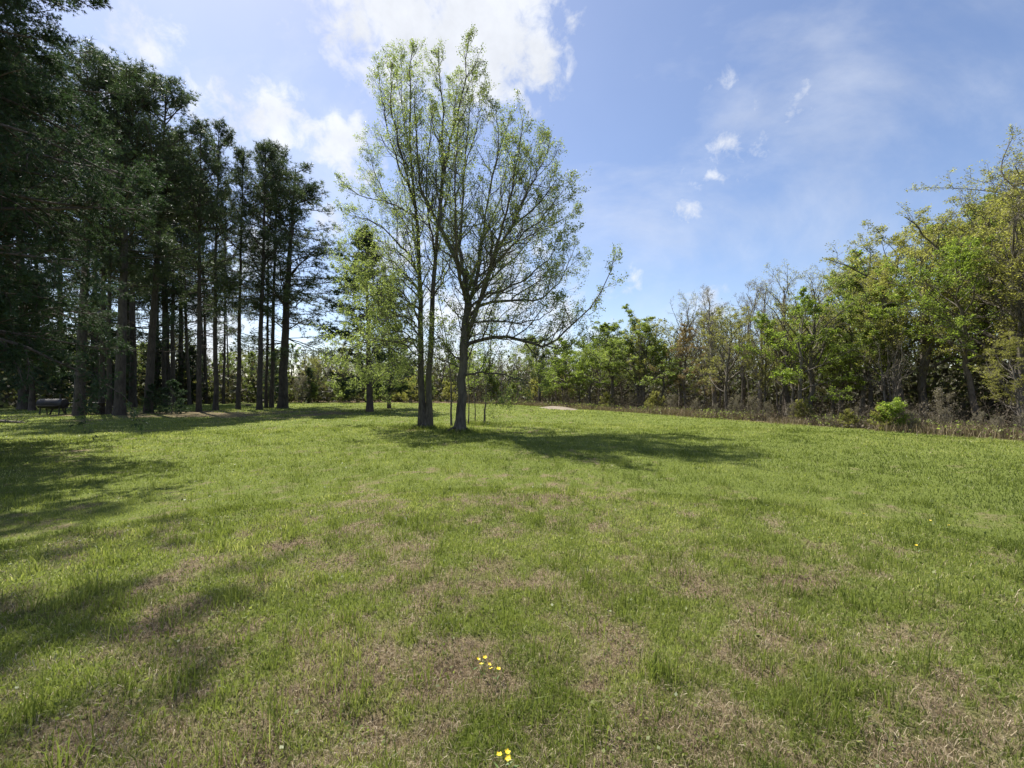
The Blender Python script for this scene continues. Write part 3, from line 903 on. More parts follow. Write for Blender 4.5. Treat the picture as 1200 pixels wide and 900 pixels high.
B_LIMBS = [
    ([(538, 507), (540, 470), (542, 430), (544.5, 398), (546, 368), (546, 338), (543, 316)], 0.195, 0.13),
    ([(543, 320), (533, 300, -.1), (515, 265, -.3), (503, 242, -.4), (494, 221, -.5), (490, 190, -.6), (488, 150, -.7), (486, 108, -.8)], 0.11, 0.010),
    ([(514, 264, -.3), (517, 232, 0), (521, 200, .2), (529, 160, .4), (540, 118, .5), (546, 80, .6), (549, 40, .6)], 0.085, 0.010),
    ([(541, 314, 0), (538, 285, .5), (541, 258, .8), (543, 220, 1.1), (545, 180, 1.3), (549, 135, 1.4), (553, 92, 1.5)], 0.085, 0.009),
    ([(546, 365), (553, 345, .3), (560, 320, .5), (564, 290, .8), (567, 262, 1.0), (573, 230, 1.2), (581, 190, 1.4), (591, 158, 1.5), (599, 132, 1.6)], 0.10, 0.009),
    ([(546, 395), (555, 370, -.3), (564, 348, -.5), (575, 315, -.8), (585, 289, -1), (602, 265, -1.2), (620, 249, -1.4), (641, 228, -1.6), (654, 208, -1.7)], 0.105, 0.009),
    ([(563, 350, -.5), (577, 302, -1.4), (590, 262, -1.9), (600, 222, -2.2), (608, 180, -2.4), (613, 140, -2.5)], 0.07, 0.009),
    ([(585, 289, -1), (597, 270, -.6), (611, 240, -.2), (622, 203, .2), (629, 165, .4)], 0.055, 0.008),
    ([(545, 408), (556, 401, -.2), (575, 396, -.4), (602, 397, -.7), (625, 402, -.9), (641, 405, -1), (653, 397, -1.1), (668, 382, -1.2), (692, 360, -1.4), (710, 330, -1.5), (720, 298, -1.6)], 0.085, 0.010),
    ([(547, 378), (560, 360, .4), (590, 352, .9), (612, 351, 1.1), (630, 352, 1.3), (643, 343, 1.4), (656, 328, 1.5), (668, 308, 1.6), (675, 286, 1.6)], 0.075, 0.008),
    ([(543, 440), (560, 437.5, -.4), (575, 437, -.7), (602, 442, -1.1), (616, 447, -1.2), (631, 457, -1.4)], 0.05, 0.008),
    ([(546, 458, 0), (570, 455, .5), (585, 466, .7), (600, 480, .9)], 0.018, 0.006),
    ([(542, 425), (528, 412, -.4), (515, 396, -.7), (503, 386, -1)], 0.04, 0.007),
    ([(542, 432), (525, 424, .5), (508, 418, .9), (492, 408, 1.3)], 0.035, 0.007),
    ([(546, 362), (565, 348, -.8), (590, 339, -1.6), (620, 323, -2.2), (644, 302, -2.6), (656, 276, -2.8)], 0.06, 0.008),
    ([(545, 350, 0), (540, 325, -1.2), (535, 285, -2.1), (532, 240, -2.6), (533, 190, -2.9), (538, 140, -3)], 0.075, 0.008),
    ([(546, 345, 0), (556, 315, 1.4), (568, 275, 2.3), (585, 235, 2.9), (603, 200, 3.2), (615, 170, 3.3)], 0.075, 0.008),
    ([(546, 355, 0), (570, 330, 1.2), (600, 305, 2.2), (630, 270, 2.9), (648, 240, 3.2)], 0.06, 0.008),
    ([(546, 385, 0), (570, 375, -1.0), (605, 378, -1.8), (635, 372, -2.4), (655, 352, -2.8)], 0.045, 0.008),
    ([(546, 342, 0), (575, 312, .8), (610, 281, 1.4), (648, 262, 1.8), (672, 248, 2)], 0.055, 0.008),
    ([(557, 338, -.2), (598, 290, -1.6), (638, 250, -2.2), (660, 222, -2.4)], 0.05, 0.008),
    ([(600, 350, .9), (630, 330, 1.6), (660, 318, 2.2), (684, 300, 2.6)], 0.03, 0.007),
    ([(544, 200, 1.2), (556, 160, .9), (564, 125, .7), (568, 98, .6)], 0.03, 0.006),
    ([(574, 226, 1.2), (583, 185, .8), (584, 150, .5), (580, 116, .3)], 0.035, 0.006),
    ([(602, 265, -1.2), (615, 230, -1.0), (630, 205, -.8), (640, 180, -.7), (645, 160, -.6)], 0.045, 0.008),
    ([(641, 405, -1), (660, 408, -.8), (680, 400, -.6), (700, 395, -.5)], 0.028, 0.007),
    ([(544, 400, 0), (560, 392, 1.2), (590, 395, 2.4), (620, 410, 3.2)], 0.045, 0.008),
]
big_tree('field_tree', 498, 502, A_LIMBS, 'tall twin-stemmed tree with young pale green leaves and low leafy branches', 31, (0, 1), 6)
big_tree('field_tree', 538, 507, B_LIMBS, 'tall spreading tree with a long bare limb reaching out over the field', 32, (0,), 6)

# slim saplings beside them
sap = [decid_mesh(50 + k, 5.5, 0.035, 0.35, 0.22, 12, (30, 55), 0.075, 3, bark=M_bark_wood, leaves=M_leaf_main, nb=5, nt=3, trop=0.1) for k in range(2)]
for k, (px, py, hgt, lean, lab) in enumerate([
        (529.5, 500, 6.6, 0.00, 'slim straight sapling stem just left of the spreading field tree'),
        (549, 498, 4.8, 0.03, 'slim sapling stem close behind the spreading field tree'),
        (556, 496, 4.2, 0.02, 'thin short sapling between the spreading tree and the leaning sapling'),
        (567, 498, 6.6, 0.10, 'slim sapling leaning right, rightmost stem at the field trees')]):
    s = hgt / 5.5
    tree('sapling', *sap[k % 2], at(px, py), k * 1.9, (s * 1.15, s * 1.15, s), lab, 'sapling', 'saplings round the field trees', tilt=(0, lean))

# ------------------------------------------------------------------ pine stand on the left
pines = [pine_mesh(100, 22, 0.23, 0.38, 0.35, 74, 3.8), pine_mesh(101, 22, 0.19, 0.37, 0.45, 56, 3.6, 22), pine_mesh(102, 22, 0.23, 0.20, 0.4, 84, 3.9),
         pine_mesh(103, 22, 0.18, 0.34, 0.6, 56, 3.6, 22), pine_mesh(104, 22, 0.24, 0.42, 0.4, 84, 4.3)]
PINE = [  # px, base y, top y, mesh, width, tilt, label
    (28, 479.5, 70, 0, 1.15, 0.0, 'stout pine trunk at the far end of the row, beyond the grill'),
    (93, 487, 60, 4, 1.15, 0.01, 'stout pine standing against the picnic tables, its trunk hiding part of one'),
    (119, 485.5, 92, 1, 0.85, -0.01, 'slim pine close to its twin, just beyond the picnic tables'),
    (127, 486, 110, 3, 0.85, 0.015, 'slim pine touching its twin, nearest the thickest trunk'),
    (140, 487, 80, 4, 1.2, -0.01, 'thick-trunked pine nearest the tables with a broad foot'),
    (156, 477, 130, 2, 1.0, 0.02, 'dark pine half hidden behind the thick-trunked pine'),
    (174, 484, 97, 4, 1.05, 0.02, 'tall pine with the broadest round crown of the stand'),
    (193, 475, 175, 1, 0.9, 0.0, None), (198.5, 474.6, 185, 3, 0.9, 0.01, None), (203, 475.2, 165, 0, 0.8, -0.01, None),
    (212, 474, 180, 2, 0.9, 0.01, None), (222, 474.5, 190, 3, 0.8, -0.02, None), (242, 473.5, 200, 1, 0.8, 0.03, None),
    (233, 483, 150, 1, 0.95, 0.005, 'straight slender pine nearest the reddish litter patch'),
    (252.5, 481, 153, 3, 1.0, 0.0, 'straight slender pine in the middle of the open row'),
    (268, 472, 285, 3, 0.6, 0.04, 'thin leaning pine far back in the gap of the row'),
    (279, 480, 183, 1, 0.95, 0.02, 'straight lone pine beside the gap of the row'),
    (304, 480.5, 172, 0, 0.95, 0.03, 'foremost pine of the tight clump at the end of the stand'),
    (312, 478, 205, 3, 0.8, -0.01, 'slim pine in the middle of the tight clump'),
    (318, 478, 174, 1, 0.95, 0.01, 'upright pine in the tight clump at the end of the stand'),
    (70, 475.5, 150, 2, 1.0, 0.01, None), (110, 474.5, 140, 0, 1.0, 0.0, None), (150, 473.5, 175, 4, 1.0, -0.01, None), (46, 473.5, 160, 1, 1.0, 0.0, None),
    (183, 473, 190, 2, 1.1, 0.0, None), (5, 476, 120, 4, 1.0, 0.0, None), (262, 473.5, 215, 3, 0.7, 0.0, None), (236, 472.5, 215, 0, 1.0, 0.0, None),
    (331, 478.5, 190, 2, 1.75, 0.085, 'leaning pine at the outer end of the stand with boughs sweeping out over the field'),
]
for k, (px, py, ty, mi, wd, tl, lab) in enumerate(PINE):
    loc = at(px, py)
    Hh = EYE + (HOR - ty) / FPX * loc[1]
    s = Hh / 22
    tree('pine_tree', *pines[mi], loc, k * 2.3, (s * wd, s * wd, s), lab or 'slim dark pine in the crowded back row of the stand', 'pine tree', 'pines of the stand beside the field', tilt=(0, tl))

# ------------------------------------------------------------------ cedars
big_cedar = cedar_mesh(200, 17, 0.32, 0.165, 5.1, 215, 6, nk=15, drop=-0.012, spray=0.085, prof_pts=([0, .12, .4, .65, .85, 1], [.85, .95, .86, .92, .82, .25]))
tree('cedar_tree', *big_cedar, (-14.4, 9.7), 0.4, (1.12, 1.12, 1.17), 'huge dark cedar at the edge of the field with drooping boughs', 'cedar tree')
tree('cedar_tree', *big_cedar, (-17.6, 13.2), 2.6, (0.92, 0.92, 0.95), 'big dark cedar standing behind the drooping cedar, before the pines', 'cedar tree')
tree('cedar_tree', *big_cedar, (-19.0, 9.6), 4.4, (1.1, 1.1, 1.1), 'dark cedar beyond the left edge whose shade reaches over the near grass', 'cedar tree')
mid_cedar = [cedar_mesh(210 + k, 13, 0.2, 0.12 + 0.05 * k, 3.2, 84, 4, nk=14, drop=0.0, spray=0.2, two=False) for k in range(2)]
tree('cedar_tree', *mid_cedar[0], at(433, 482), 0.3, (1.3, 1.3, 1.08), 'dark cedar behind the leafy low branches of the twin-stemmed tree', 'cedar tree')
tree('cedar_tree', *mid_cedar[1], at(456, 478.5), 1.7, (0.8, 0.8, 0.8), 'smaller dark cedar just beyond the other one by the field trees', 'cedar tree')
for px, py, s, k, lab in [(38, 481, 0.85, 1, 'leafy dark cedar under the pines beside the barrel grill'), (112, 479, 0.75, 0, 'leafy dark cedar under the pines behind the picnic tables'), 
                          (132, 475.5, 0.6, 0, 'leafy cedar filling the shade behind the crowded pine trunks'), (184, 474.5, 0.55, 1, 'leafy cedar in the shade left of the back row of pines'), (213, 474, 0.45, 0, 'leafy cedar in the shade right behind the back row of pines'),
                          (318, 473, 0.42, 0, 'low dark cedar behind the tight clump of pines'), (225, 473.5, 0.5, 1, 'low dark cedar beyond the back row of pines'),
                          (60, 474, 0.6, 0, 'dark cedar beyond the grill under the pines'), (362, 472, 0.34, 1, 'small dark cedar alone before the far hedge'),
                          (480, 471, 0.40, 1, 'small dark cedar in the far hedge behind the twin-stemmed tree')]:
    tree('cedar_tree', *mid_cedar[k], at(px, py), px, (s * 1.2, s * 1.2, s), lab, 'cedar tree')
young = cedar_mesh(220, 2.6, 0.03, 0.03, 1.25, 34, 4, nk=8, drop=0.03, spray=0.12, two=False)
tree('cedar_seedling', *young, at(200, 485), 0.3, (1.0, 1.0, 0.85), 'small feathery young cedar before the pine trunks', 'young tree')
tree('cedar_seedling', *young, at(178, 485), 1.3, (0.6, 0.6, 0.75), 'little young cedar at the foot of the tall pine', 'young tree')

# ------------------------------------------------------------------ the wood along the right-hand edge
NB = M_leaf_bud
PROTO = {
    'bare': [decid_mesh(300, 8, 0.13, 0.28, 0.36, 18, (25, 55), 0.045, 2, trop=0.16, bark=M_bark_grey, leaves=NB, fine=3, nb=7, nt=5, up=0.04),
             decid_mesh(301, 8, 0.11, 0.35, 0.33, 16, (25, 50), 0.045, 2, stems=2, trop=0.16, bark=M_bark_wood, leaves=NB, fine=3, nb=7, nt=5, up=0.05),
             decid_mesh(302, 8, 0.15, 0.25, 0.48, 20, (35, 65), 0.05, 2, trop=0.10, bark=M_bark_wood, leaves=M_leaf_olive, fine=3, nb=7, nt=5)],
    'olive': [decid_mesh(310, 8, 0.13, 0.25, 0.46, 22, (35, 68), 0.07, 11, bark=M_bark_wood, leaves=M_leaf_olive, fine=2, nb=7, nt=5, aspect=0.45),
              decid_mesh(311, 8, 0.12, 0.22, 0.42, 22, (30, 65), 0.07, 9, stems=2, bark=M_bark_wood, leaves=M_leaf_olive, fine=2, nb=7, nt=5, aspect=0.45)],
    'bright': [decid_mesh(320, 8, 0.12, 0.25, 0.40, 20, (45, 80), 0.085, 18, trop=0.04, bark=M_bark_wood, leaves=M_leaf_bright, nb=8, nt=6, flat=1.2),
               decid_mesh(321, 8, 0.11, 0.2, 0.38, 20, (45, 75), 0.085, 18, stems=2, trop=0.05, bark=M_bark_wood, leaves=M_leaf_bright, nb=8, nt=6, flat=1.2)],
    'mid': [decid_mesh(330, 8, 0.13, 0.25, 0.38, 22, (30, 65), 0.08, 15, bark=M_bark_wood, leaves=M_leaf_mid, fine=2, nb=6, nt=5),
            decid_mesh(331, 8, 0.12, 0.2, 0.36, 22, (30, 60), 0.08, 15, stems=3, bark=M_bark_wood, leaves=M_leaf_mid, fine=2, nb=6, nt=5)],
    'rust': [decid_mesh(340, 8, 0.11, 0.12, 0.30, 28, (50, 85), 0.075, 9, trop=0.03, bark=M_bark_wood, leaves=M_leaf_rust, fine=2, nb=6, nt=5, prof_pts=([0, 0.2, 0.6, 1], [1, 1, 0.6, 0.2]), aspect=0.4)],
    'pole': [decid_mesh(350, 8, 0.06, 0.5, 0.16, 12, (30, 55), 0.05, 3, bark=M_bark_wood, leaves=NB, nb=5, nt=4),
             decid_mesh(351, 8, 0.07, 0.45, 0.20, 12, (35, 60), 0.06, 4, bark=M_bark_grey, leaves=M_leaf_olive, nb=5, nt=4, lean=0.08)],
    'lean': [decid_mesh(360, 9.5, 0.17, 0.42, 0.50, 20, (40, 75), 0.085, 18, trop=0.05, bark=M_bark_wood, leaves=M_leaf_bright, nb=8, nt=6, flat=1.2, lean=-0.28)],
    'oak': [decid_mesh(370, 11, 0.24, 0.24, 0.62, 28, (40, 74), 0.07, 6, trop=0.07, bark=M_bark_wood, leaves=M_leaf_olive, fine=3, nb=8, nt=5, aspect=0.45)],
    'fan': [decid_mesh(380, 5, 0.10, 0.2, 0.36, 26, (30, 55), 0.05, 2, stems=7, bark=M_bark_wood, leaves=NB, nb=6, nt=5)],
    'shrub': [decid_mesh(390, 1.9, 0.025, 0.12, 0.55, 22, (40, 85), 0.085, 9, stems=4, trop=0.03, bark=M_bark_wood, leaves=M_leaf_bright, nb=6, nt=4, flat=1.2),
              decid_mesh(391, 2.2, 0.025, 0.1, 0.5, 26, (35, 75), 0.055, 3, stems=6, bark=M_bark_wood, leaves=NB, nb=7, nt=5),
              decid_mesh(392, 2.2, 0.025, 0.1, 0.5, 26, (35, 80), 0.085, 9, stems=5, bark=M_bark_wood, leaves=M_leaf_mid, nb=6, nt=5),
              decid_mesh(393, 2.2, 0.025, 0.1, 0.6, 26, (40, 80), 0.08, 9, stems=4, bark=M_bark_wood, leaves=M_leaf_olive, nb=6, nt=5)],
}
NATIVE = {'lean': 9.5, 'oak': 11, 'fan': 5}
KIND = {'bare': 'bare_tree', 'olive': 'oak_tree', 'bright': 'leafy_tree', 'mid': 'leafy_tree', 'rust': 'bronze_tree', 'pole': 'slim_tree', 'lean': 'leaning_tree', 'oak': 'oak_tree', 'fan': 'bare_tree'}


def wood_tree(kind, i, px, D, topy, wd, label, group, rz=None, tilt=(0, 0)):
    tm, cm = PROTO[kind][i % len(PROTO[kind])]
    x = (px - 600) / FPX * D
    s = (EYE + (HOR - topy) / FPX * D) / NATIVE.get(kind, 8)
    return tree(KIND[kind], tm, cm, (x, D), rng.uniform(0, 6.28) if rz is None else rz, (s * wd, s * wd, s), label, 'tree', group, tilt)


WG = 'trees along the right-hand wood edge'
FRONT = [  # kind, mesh, px, distance, top y, width, label, turn
    ('mid', 0, 632, 50, 398, 1.45, 'grey-green loose tree behind the pale dirt track', None),
    ('bright', 0, 664, 44, 404, 1.4, 'bright green tree just right of the pale dirt track', None),
    ('bright', 1, 690, 40, 402, 1.4, 'small bright green tree, second one right of the dirt track', None),
    ('mid', 0, 716, 39, 384, 1.45, 'grey-green tree with a leaning trunk between bright trees and the tallest far green one', None),
    ('mid', 1, 752, 37, 371, 1.45, 'tall full green tree left of the bronze tree', None),
    ('bright', 0, 776, 36, 412, 1.4, 'low bright green tree tucked under the tall green one beside the bronze tree', None),
    ('bare', 2, 797, 38, 360, 0.8, 'thin pale budding tree rising behind the bronze tree', None),
    ('rust', 0, 802, 33, 382, 1.15, 'bronze-leaved conical tree in the wood edge', None),
    ('bare', 0, 838, 34, 346, 1.1, 'bare grey tree rising right of the bronze tree', None),
    ('bare', 1, 866, 32, 339, 1.1, 'tall bare twin-stemmed tree behind the yellow-olive tree', None),
    ('olive', 0, 852, 28, 376, 1.15, 'yellow-olive tree reaching low to the ground right of the bronze tree', None),
    ('bare', 0, 890, 31, 338, 1.0, 'bare grey tree behind the gap of the yellow-olive tree', None),
    ('olive', 1, 893, 26.5, 392, 0.8, 'short olive tree before the tall bare ones', None),
    ('bare', 2, 924, 27, 331, 1.1, 'tall fine-twigged budding tree over the bright green one', None),
    ('bright', 1, 934, 24, 354, 1.1, 'bright green tree with a dark forking trunk in the middle of the wood edge', None),
    ('bare', 2, 948, 25, 340, 1.0, 'dark spreading bare-limbed tree beside the bright forking one', None),
    ('mid', 0, 985, 27, 333, 1.0, 'pale green loose tree behind the layered bright foliage', None),
    ('bright', 0, 1020, 24, 356, 1.1, 'bright green tree with layered boughs over the dark fan of stems', None),
    ('fan', 0, 1044, 21.5, 398, 1.0, 'dark many-stemmed bare tree fanning out behind the bright shrub', None),
    ('olive', 0, 1035, 26, 292, 1.15, 'tall olive tree at the head of the high crowns', None),
    ('olive', 1, 1082, 23, 268, 1.15, 'tall olive tree with a straight dark trunk beside the leaning one', None),
    ('lean', 0, 1147, 20.5, 320, 1.0, 'tree with a dark trunk leaning steeply over toward the bright shrub', 0.15),
    ('oak', 0, 1205, 19.5, 212, 1.2, 'great spreading olive oak at the end of the wood', 1.0),
    ('bare', 0, 1296, 15.5, 122, 1.35, 'high bare tree reaching its twigs out above the great oak', 2.2),
    ('olive', 1, 1205, 16.0, 402, 1.3, 'low yellow-olive tree bending over the brush at the end of the wood', None),
]
for k, (kd, i, px, D, ty, wd, lab, rz) in enumerate(FRONT):
    wood_tree(kd, i, px, D, ty, wd * 1.22, lab, WG, rz)

# the ranks behind them: taller slim stems and budding crowns, one behind the other
g = np.random.default_rng(77)
SKY = ([560, 640, 700, 760, 800, 840, 880, 950, 985, 1010, 1050, 1090, 1130, 1170, 1210, 1300], [425, 408, 388, 376, 366, 350, 342, 342, 335, 305, 285, 262, 240, 218, 205, 170])
REAR = {'bare': 'bare grey tree in the back ranks of the right-hand wood', 'olive': 'olive budding tree in the back ranks of the right-hand wood', 'mid': 'green-leaved tree in the back ranks of the right-hand wood',
        'bright': 'bright-leaved tree in the back ranks of the right-hand wood', 'pole': 'thin bare-stemmed young tree in the right-hand wood'}
n = 0
for k in range(400):
    if n >= 74: break
    px = g.uniform(650, 1330)
    ybase = np.interp(px, [640, 660, 700, 800, 900, 1000, 1100, 1200, 1330], [477, 478, 481, 488, 495, 503, 510, 516, 523])
    D0 = EYE * FPX / (ybase - HOR)
    D = D0 + g.uniform(2.5, 22)
    x = (px - 600) / FPX * D
    if wooded(np.array(x), np.array(D)) < 2.0: continue
    kd = g.choice(['bare', 'olive', 'mid', 'pole', 'bright'], p=[0.34, 0.2, 0.16, 0.22, 0.08])
    ty = np.interp(px, *SKY) + g.uniform(8, 55) + (25 if kd == 'pole' else 0)
    if ty > 440: continue
    wood_tree(kd, int(g.integers(0, 3)), px, D, ty, g.uniform(1.0, 1.4), REAR[kd], 'trees in the back ranks of the right-hand wood')
    n += 1

# far hedge across the end of the field
FAR = {'bare': 'bare twiggy tree in the far hedge across the field', 'mid': 'soft green tree in the far hedge across the field', 'bright': 'bright green tree in the far hedge across the field', 'olive': 'olive tree in the far hedge across the field'}
for k in range(46):
    px = 10 + 640 * (k + g.uniform(0, 1)) / 46
    D = g.uniform(56, 72) - (px > 560) * 4
    kd = g.choice(['bare', 'mid', 'bright', 'olive'], p=[0.36, 0.34, 0.12, 0.18])
    ty = g.uniform(404, 430) - (px < 260) * 14
    wood_tree(kd, int(g.integers(0, 3)), px, D, ty, g.uniform(1.0, 1.4), FAR[kd], 'trees of the far hedge')


def shrub(i, px, py, s, label, group=None, hs=1.0):
    tm, cm = PROTO['shrub'][i]
    return tree('shrub', tm, cm, at(px, py), rng.uniform(0, 6.28), (s, s, s * hs), label, 'shrub', group)


shrub(0, 1047, 505.3, 0.85, 'bright yellow-green shrub at the foot of the wood', None, 0.75)
shrub(1, 1106, 504, 0.75, 'pinkish-brown twiggy bush right of the bright shrub')
for k in range(26):
    px = 652 + 560 * (k + g.uniform(0, 1)) / 26
    py = np.interp(px, [640, 660, 700, 800, 900, 1000, 1100, 1200], [477, 478, 481, 488, 495, 503, 510, 516]) - g.uniform(0.8, 3)
    shrub(int(g.choice([1, 1, 1, 1, 3])), px, py, g.uniform(0.35, 0.75) * (0.7 if px > 950 else 0.9), 'brushy low bush along the foot of the right-hand wood', 'bushes at the foot of the right-hand wood')
for k in range(36):
    px = -20 + 690 * (k + g.uniform(0, 1)) / 36
    py = g.uniform(471.2, 472.6)
    shrub(int(g.choice([1, 2, 2, 3])), px, py, g.uniform(0.8, 1.6), 'round bush in the far hedge beyond the field', 'bushes of the far hedge')


# ------------------------------------------------------------------ brush, dry grass and the woods that read as one mass
def build_brush():
    g = np.random.default_rng(91)
    n = 4200
    y = 8 + 48 * g.uniform(0, 1, n) ** 1.1
    x = edge_x(y) + np.abs(g.normal(0, 1, n)) * 5 + 0.1
    base = np.stack([x, y, ground_z(x, y) - 0.03], 1)
    d = g.normal(0, 0.45, (n, 3)); d[:, 2] = 1
    L = 0.25 + 1.6 * g.uniform(0, 1, n) ** 2.4
    P, Rr = grow(base, d, L, 0.004 + 0.006 * L, 6, 0.02, 0.2, 0.3, g=g)
    A = Acc()
    A.add(*tubes(P, Rr, 3), np.repeat(np.clip(g.normal(0.4, 0.2, n), 0, 1), 18))
    Q, Qr = kids(P, Rr, 4, (0.2, 1), (25, 65), (0.3, 0.6), 4, 0.02, 0.2, g=g, shape=.4)
    A.add(*tubes(Q, Qr, 3))
    c, ax, _ = along(Q, 2, g)
    v, F = cards(c, 0.06 * g.uniform(0.6, 1.4, len(c)), 0.6, g, ax, 0.4)
    A.add(v, F, np.repeat(g.uniform(0.2, 1, len(c)), 4))
    # leaf litter caught low down
    m = 26000
    y = 8 + 48 * g.uniform(0, 1, m) ** 1.1
    x = edge_x(y) + np.abs(g.normal(0, 1, m)) * 4
    c = np.stack([x, y, ground_z(x, y) + g.uniform(0, 0.12, m)], 1)
    v, F = cards(c, 0.1 * g.uniform(0.6, 1.5, m), 0.7, g)
    A.add(v, F, np.repeat(np.clip(g.normal(0.4, 0.25, m), 0, 1), 4))
    tag(link('undergrowth', A.mesh('undergrowth', M_brush)), 'tangled brown brush filling the foot of the right-hand wood', 'undergrowth', kind='stuff')
    # tall dry grass where the mower stops
    A = Acc()
    n = 30000
    y = 7 + 44 * g.uniform(0, 1, n) ** 1.1
    x = edge_x(y) + g.normal(0.45, 0.5, n) * (0.7 + 0.6 * vnoise(y, y * 0, 2.5, 3))
    dens = fbm(x, y, 3.0, 2, 8)
    k = (dens > 0.38)
    x, y = x[k], y[k]; n = len(x)
    h = g.uniform(0.15, 0.55, n) * (0.5 + fbm(x, y, 2.0, 2, 5))
    addb(A, *blades(x, y, h, g.uniform(0.008, 0.02, n), np.clip(np.abs(g.normal(0.35, 0.25, n)), 0, .95), np.clip(g.normal(0.42, 0.2, n), 0, 1), g))
    tag(link('tall_dry_grass', A.mesh('tall_dry_grass', M_straw)), 'tan uncut grass in a band along the right-hand wood', 'dry grass', kind='stuff')
    # green weeds among it
    A = Acc()
    n = 9000
    y = 7 + 44 * g.uniform(0, 1, n) ** 1.1
    x = edge_x(y) + g.normal(0.9, 0.9, n)
    k = fbm(x, y, 2.2, 2, 18) > 0.52
    x, y = x[k], y[k]; n = len(x)
    c = np.stack([x, y, g.uniform(0.02, 0.5, n)], 1)
    v, F = cards(c, 0.09 * g.uniform(0.5, 1.4, n), 0.6, g, None, 0, 0.8)
    A.add(v, F, np.repeat(g.uniform(0.2, 1, n), 4))
    tag(link('green_weeds', A.mesh('green_weeds', M_leaf_mid)), 'low green weeds scattered among the tan grass by the wood', 'weeds', kind='stuff')


build_brush()


def build_far_woods():
    g = np.random.default_rng(93)
    A = Acc()
    # stems and leafy crowns, far enough to read as one mass
    th = g.uniform(R(-62), R(60), 420)
    Dv = np.where(np.degrees(th) < 6, g.uniform(72, 115, 420), g.uniform(55, 100, 420))
    x, y = Dv * np.sin(th), Dv * np.cos(th)
    H = np.interp(np.degrees(th), [-62, 0, 12, 30, 60], [9.5, 8.0, 9, 11, 15]) * g.uniform(0.75, 1.15, 420)
    base = np.stack([x, y, np.zeros(420)], 1)
    P, Rr = grow(base, np.array([[0, 0, 1.0]]).repeat(420, 0) + g.normal(0, .05, (420, 3)), H, np.full(420, 0.16), 8, 0.0, 0.05, 0.2, g=g)
    A.add(*tubes(P, Rr, 4), np.full(420 * 32, 0.1))
    Q, Qr = kids(P, Rr, 16, (0.15, 0.98), (30, 65), (0.22, 0.42), 5, 0.1, 0.15, g=g, shape=0.5, rmin=0.02)
    A.add(*tubes(Q, Qr, 3), np.full(len(Q) * 15, 0.12))
    c, ax, p = along(Q, 22, g, 0.1)
    tt = g.uniform(0.2, 1, 420)
    c = c + g.normal(0, 0.35, c.shape)
    v, F = cards(c, 0.24 * g.uniform(0.6, 1.4, len(c)), 0.7, g)
    A.add(v, F, np.repeat(np.clip(tt[p // 16] + g.normal(0, 0.15, len(c)), 0, 1), 4))
    # low scrub beneath
    m = 64000
    th = g.uniform(R(-62), R(60), m); Dv = g.uniform(60, 90, m)
    c = np.stack([Dv * np.sin(th), Dv * np.cos(th), np.abs(g.normal(0, 2.1, m))], 1)
    v, F = cards(c, 0.5 * g.uniform(0.5, 1.4, m), 0.8, g)
    A.add(v, F, np.repeat(g.uniform(0, 0.8, m), 4))
    m = 60000
    th = g.uniform(R(8), R(62), m); Dv = g.uniform(28, 62, m)
    x, y = Dv * np.sin(th), Dv * np.cos(th)
    k = wooded(x, y) > 9
    x, y = x[k], y[k]; m = len(x)
    c = np.stack([x, y, np.abs(g.normal(0, 1.6, m))], 1)
    v, F = cards(c, 0.3 * g.uniform(0.5, 1.4, m), 0.8, g)
    A.add(v, F, np.repeat(g.uniform(0, 0.7, m), 4))
    mm = leaf_mat('far_wood_mix', [(0, (0.045, 0.04, 0.028)), (0.35, (0.09, 0.08, 0.05)), (0.6, (0.085, 0.10, 0.035)), (1, (0.13, 0.155, 0.045))], 0.3, 0.7, 1.2)
    tag(link('far_woods', A.mesh('far_woods', mm)), 'thin spring woods far beyond the field', 'woods', kind='stuff')


build_far_woods()


# ------------------------------------------------------------------ picnic tables, grill, odds and ends under the pines
def box(a, c, s, rot=None, bev=0.0):
    h = np.array(s) / 2
    v = np.array([[x, y, z] for z in (-1, 1) for x, y in ((-1, -1), (1, -1), (1, 1), (-1, 1))], float) * h
    if rot is not None:
        ax, an = rot
        ca, sa = math.cos(an), math.sin(an)
        m = {'x': [[1, 0, 0], [0, ca, -sa], [0, sa, ca]], 'y': [[ca, 0, sa], [0, 1, 0], [-sa, 0, ca]], 'z': [[ca, -sa, 0], [sa, ca, 0], [0, 0, 1]]}[ax]
        v = v @ np.array(m).T
    a.add(v + np.array(c), [[3, 2, 1, 0], [4, 5, 6, 7], [0, 1, 5, 4], [1, 2, 6, 5], [2, 3, 7, 6], [3, 0, 4, 7]])
    return a


M_wood = plain_mat('weathered_dark_timber', (0.035, 0.028, 0.022), (0.09, 0.075, 0.06), 5)
M_iron = plain_mat('sooty_iron', (0.018, 0.017, 0.016), (0.05, 0.045, 0.04), 6, 0.6, 0.3)


def picnic_parts():
    top = Acc()
    for k in range(5): box(top, (0, -0.30 + 0.15 * k, 0.755), (1.85, 0.14, 0.04))
    for x in (-0.62, 0.62): box(top, (x, 0, 0.71), (0.09, 0.70, 0.045))
    seats = []
    for s in (-1, 1):
        a = Acc()
        for k in (0, 1): box(a, (0, s * (0.62 + 0.15 * k), 0.455), (1.85, 0.14, 0.04))
        seats.append(a.mesh('seat', M_wood))
    legs = []
    for x in (-0.68, 0.68):
        a = Acc()
        for s in (-1, 1): box(a, (x, s * 0.40, 0.355), (0.045, 0.09, 0.80), ('x', s * 0.50))
        box(a, (x + 0.047, 0, 0.41), (0.045, 1.50, 0.09))
        legs.append(a.mesh('leg_frame', M_wood))
    return top.mesh('tabletop', M_wood), seats, legs


PT = picnic_parts()


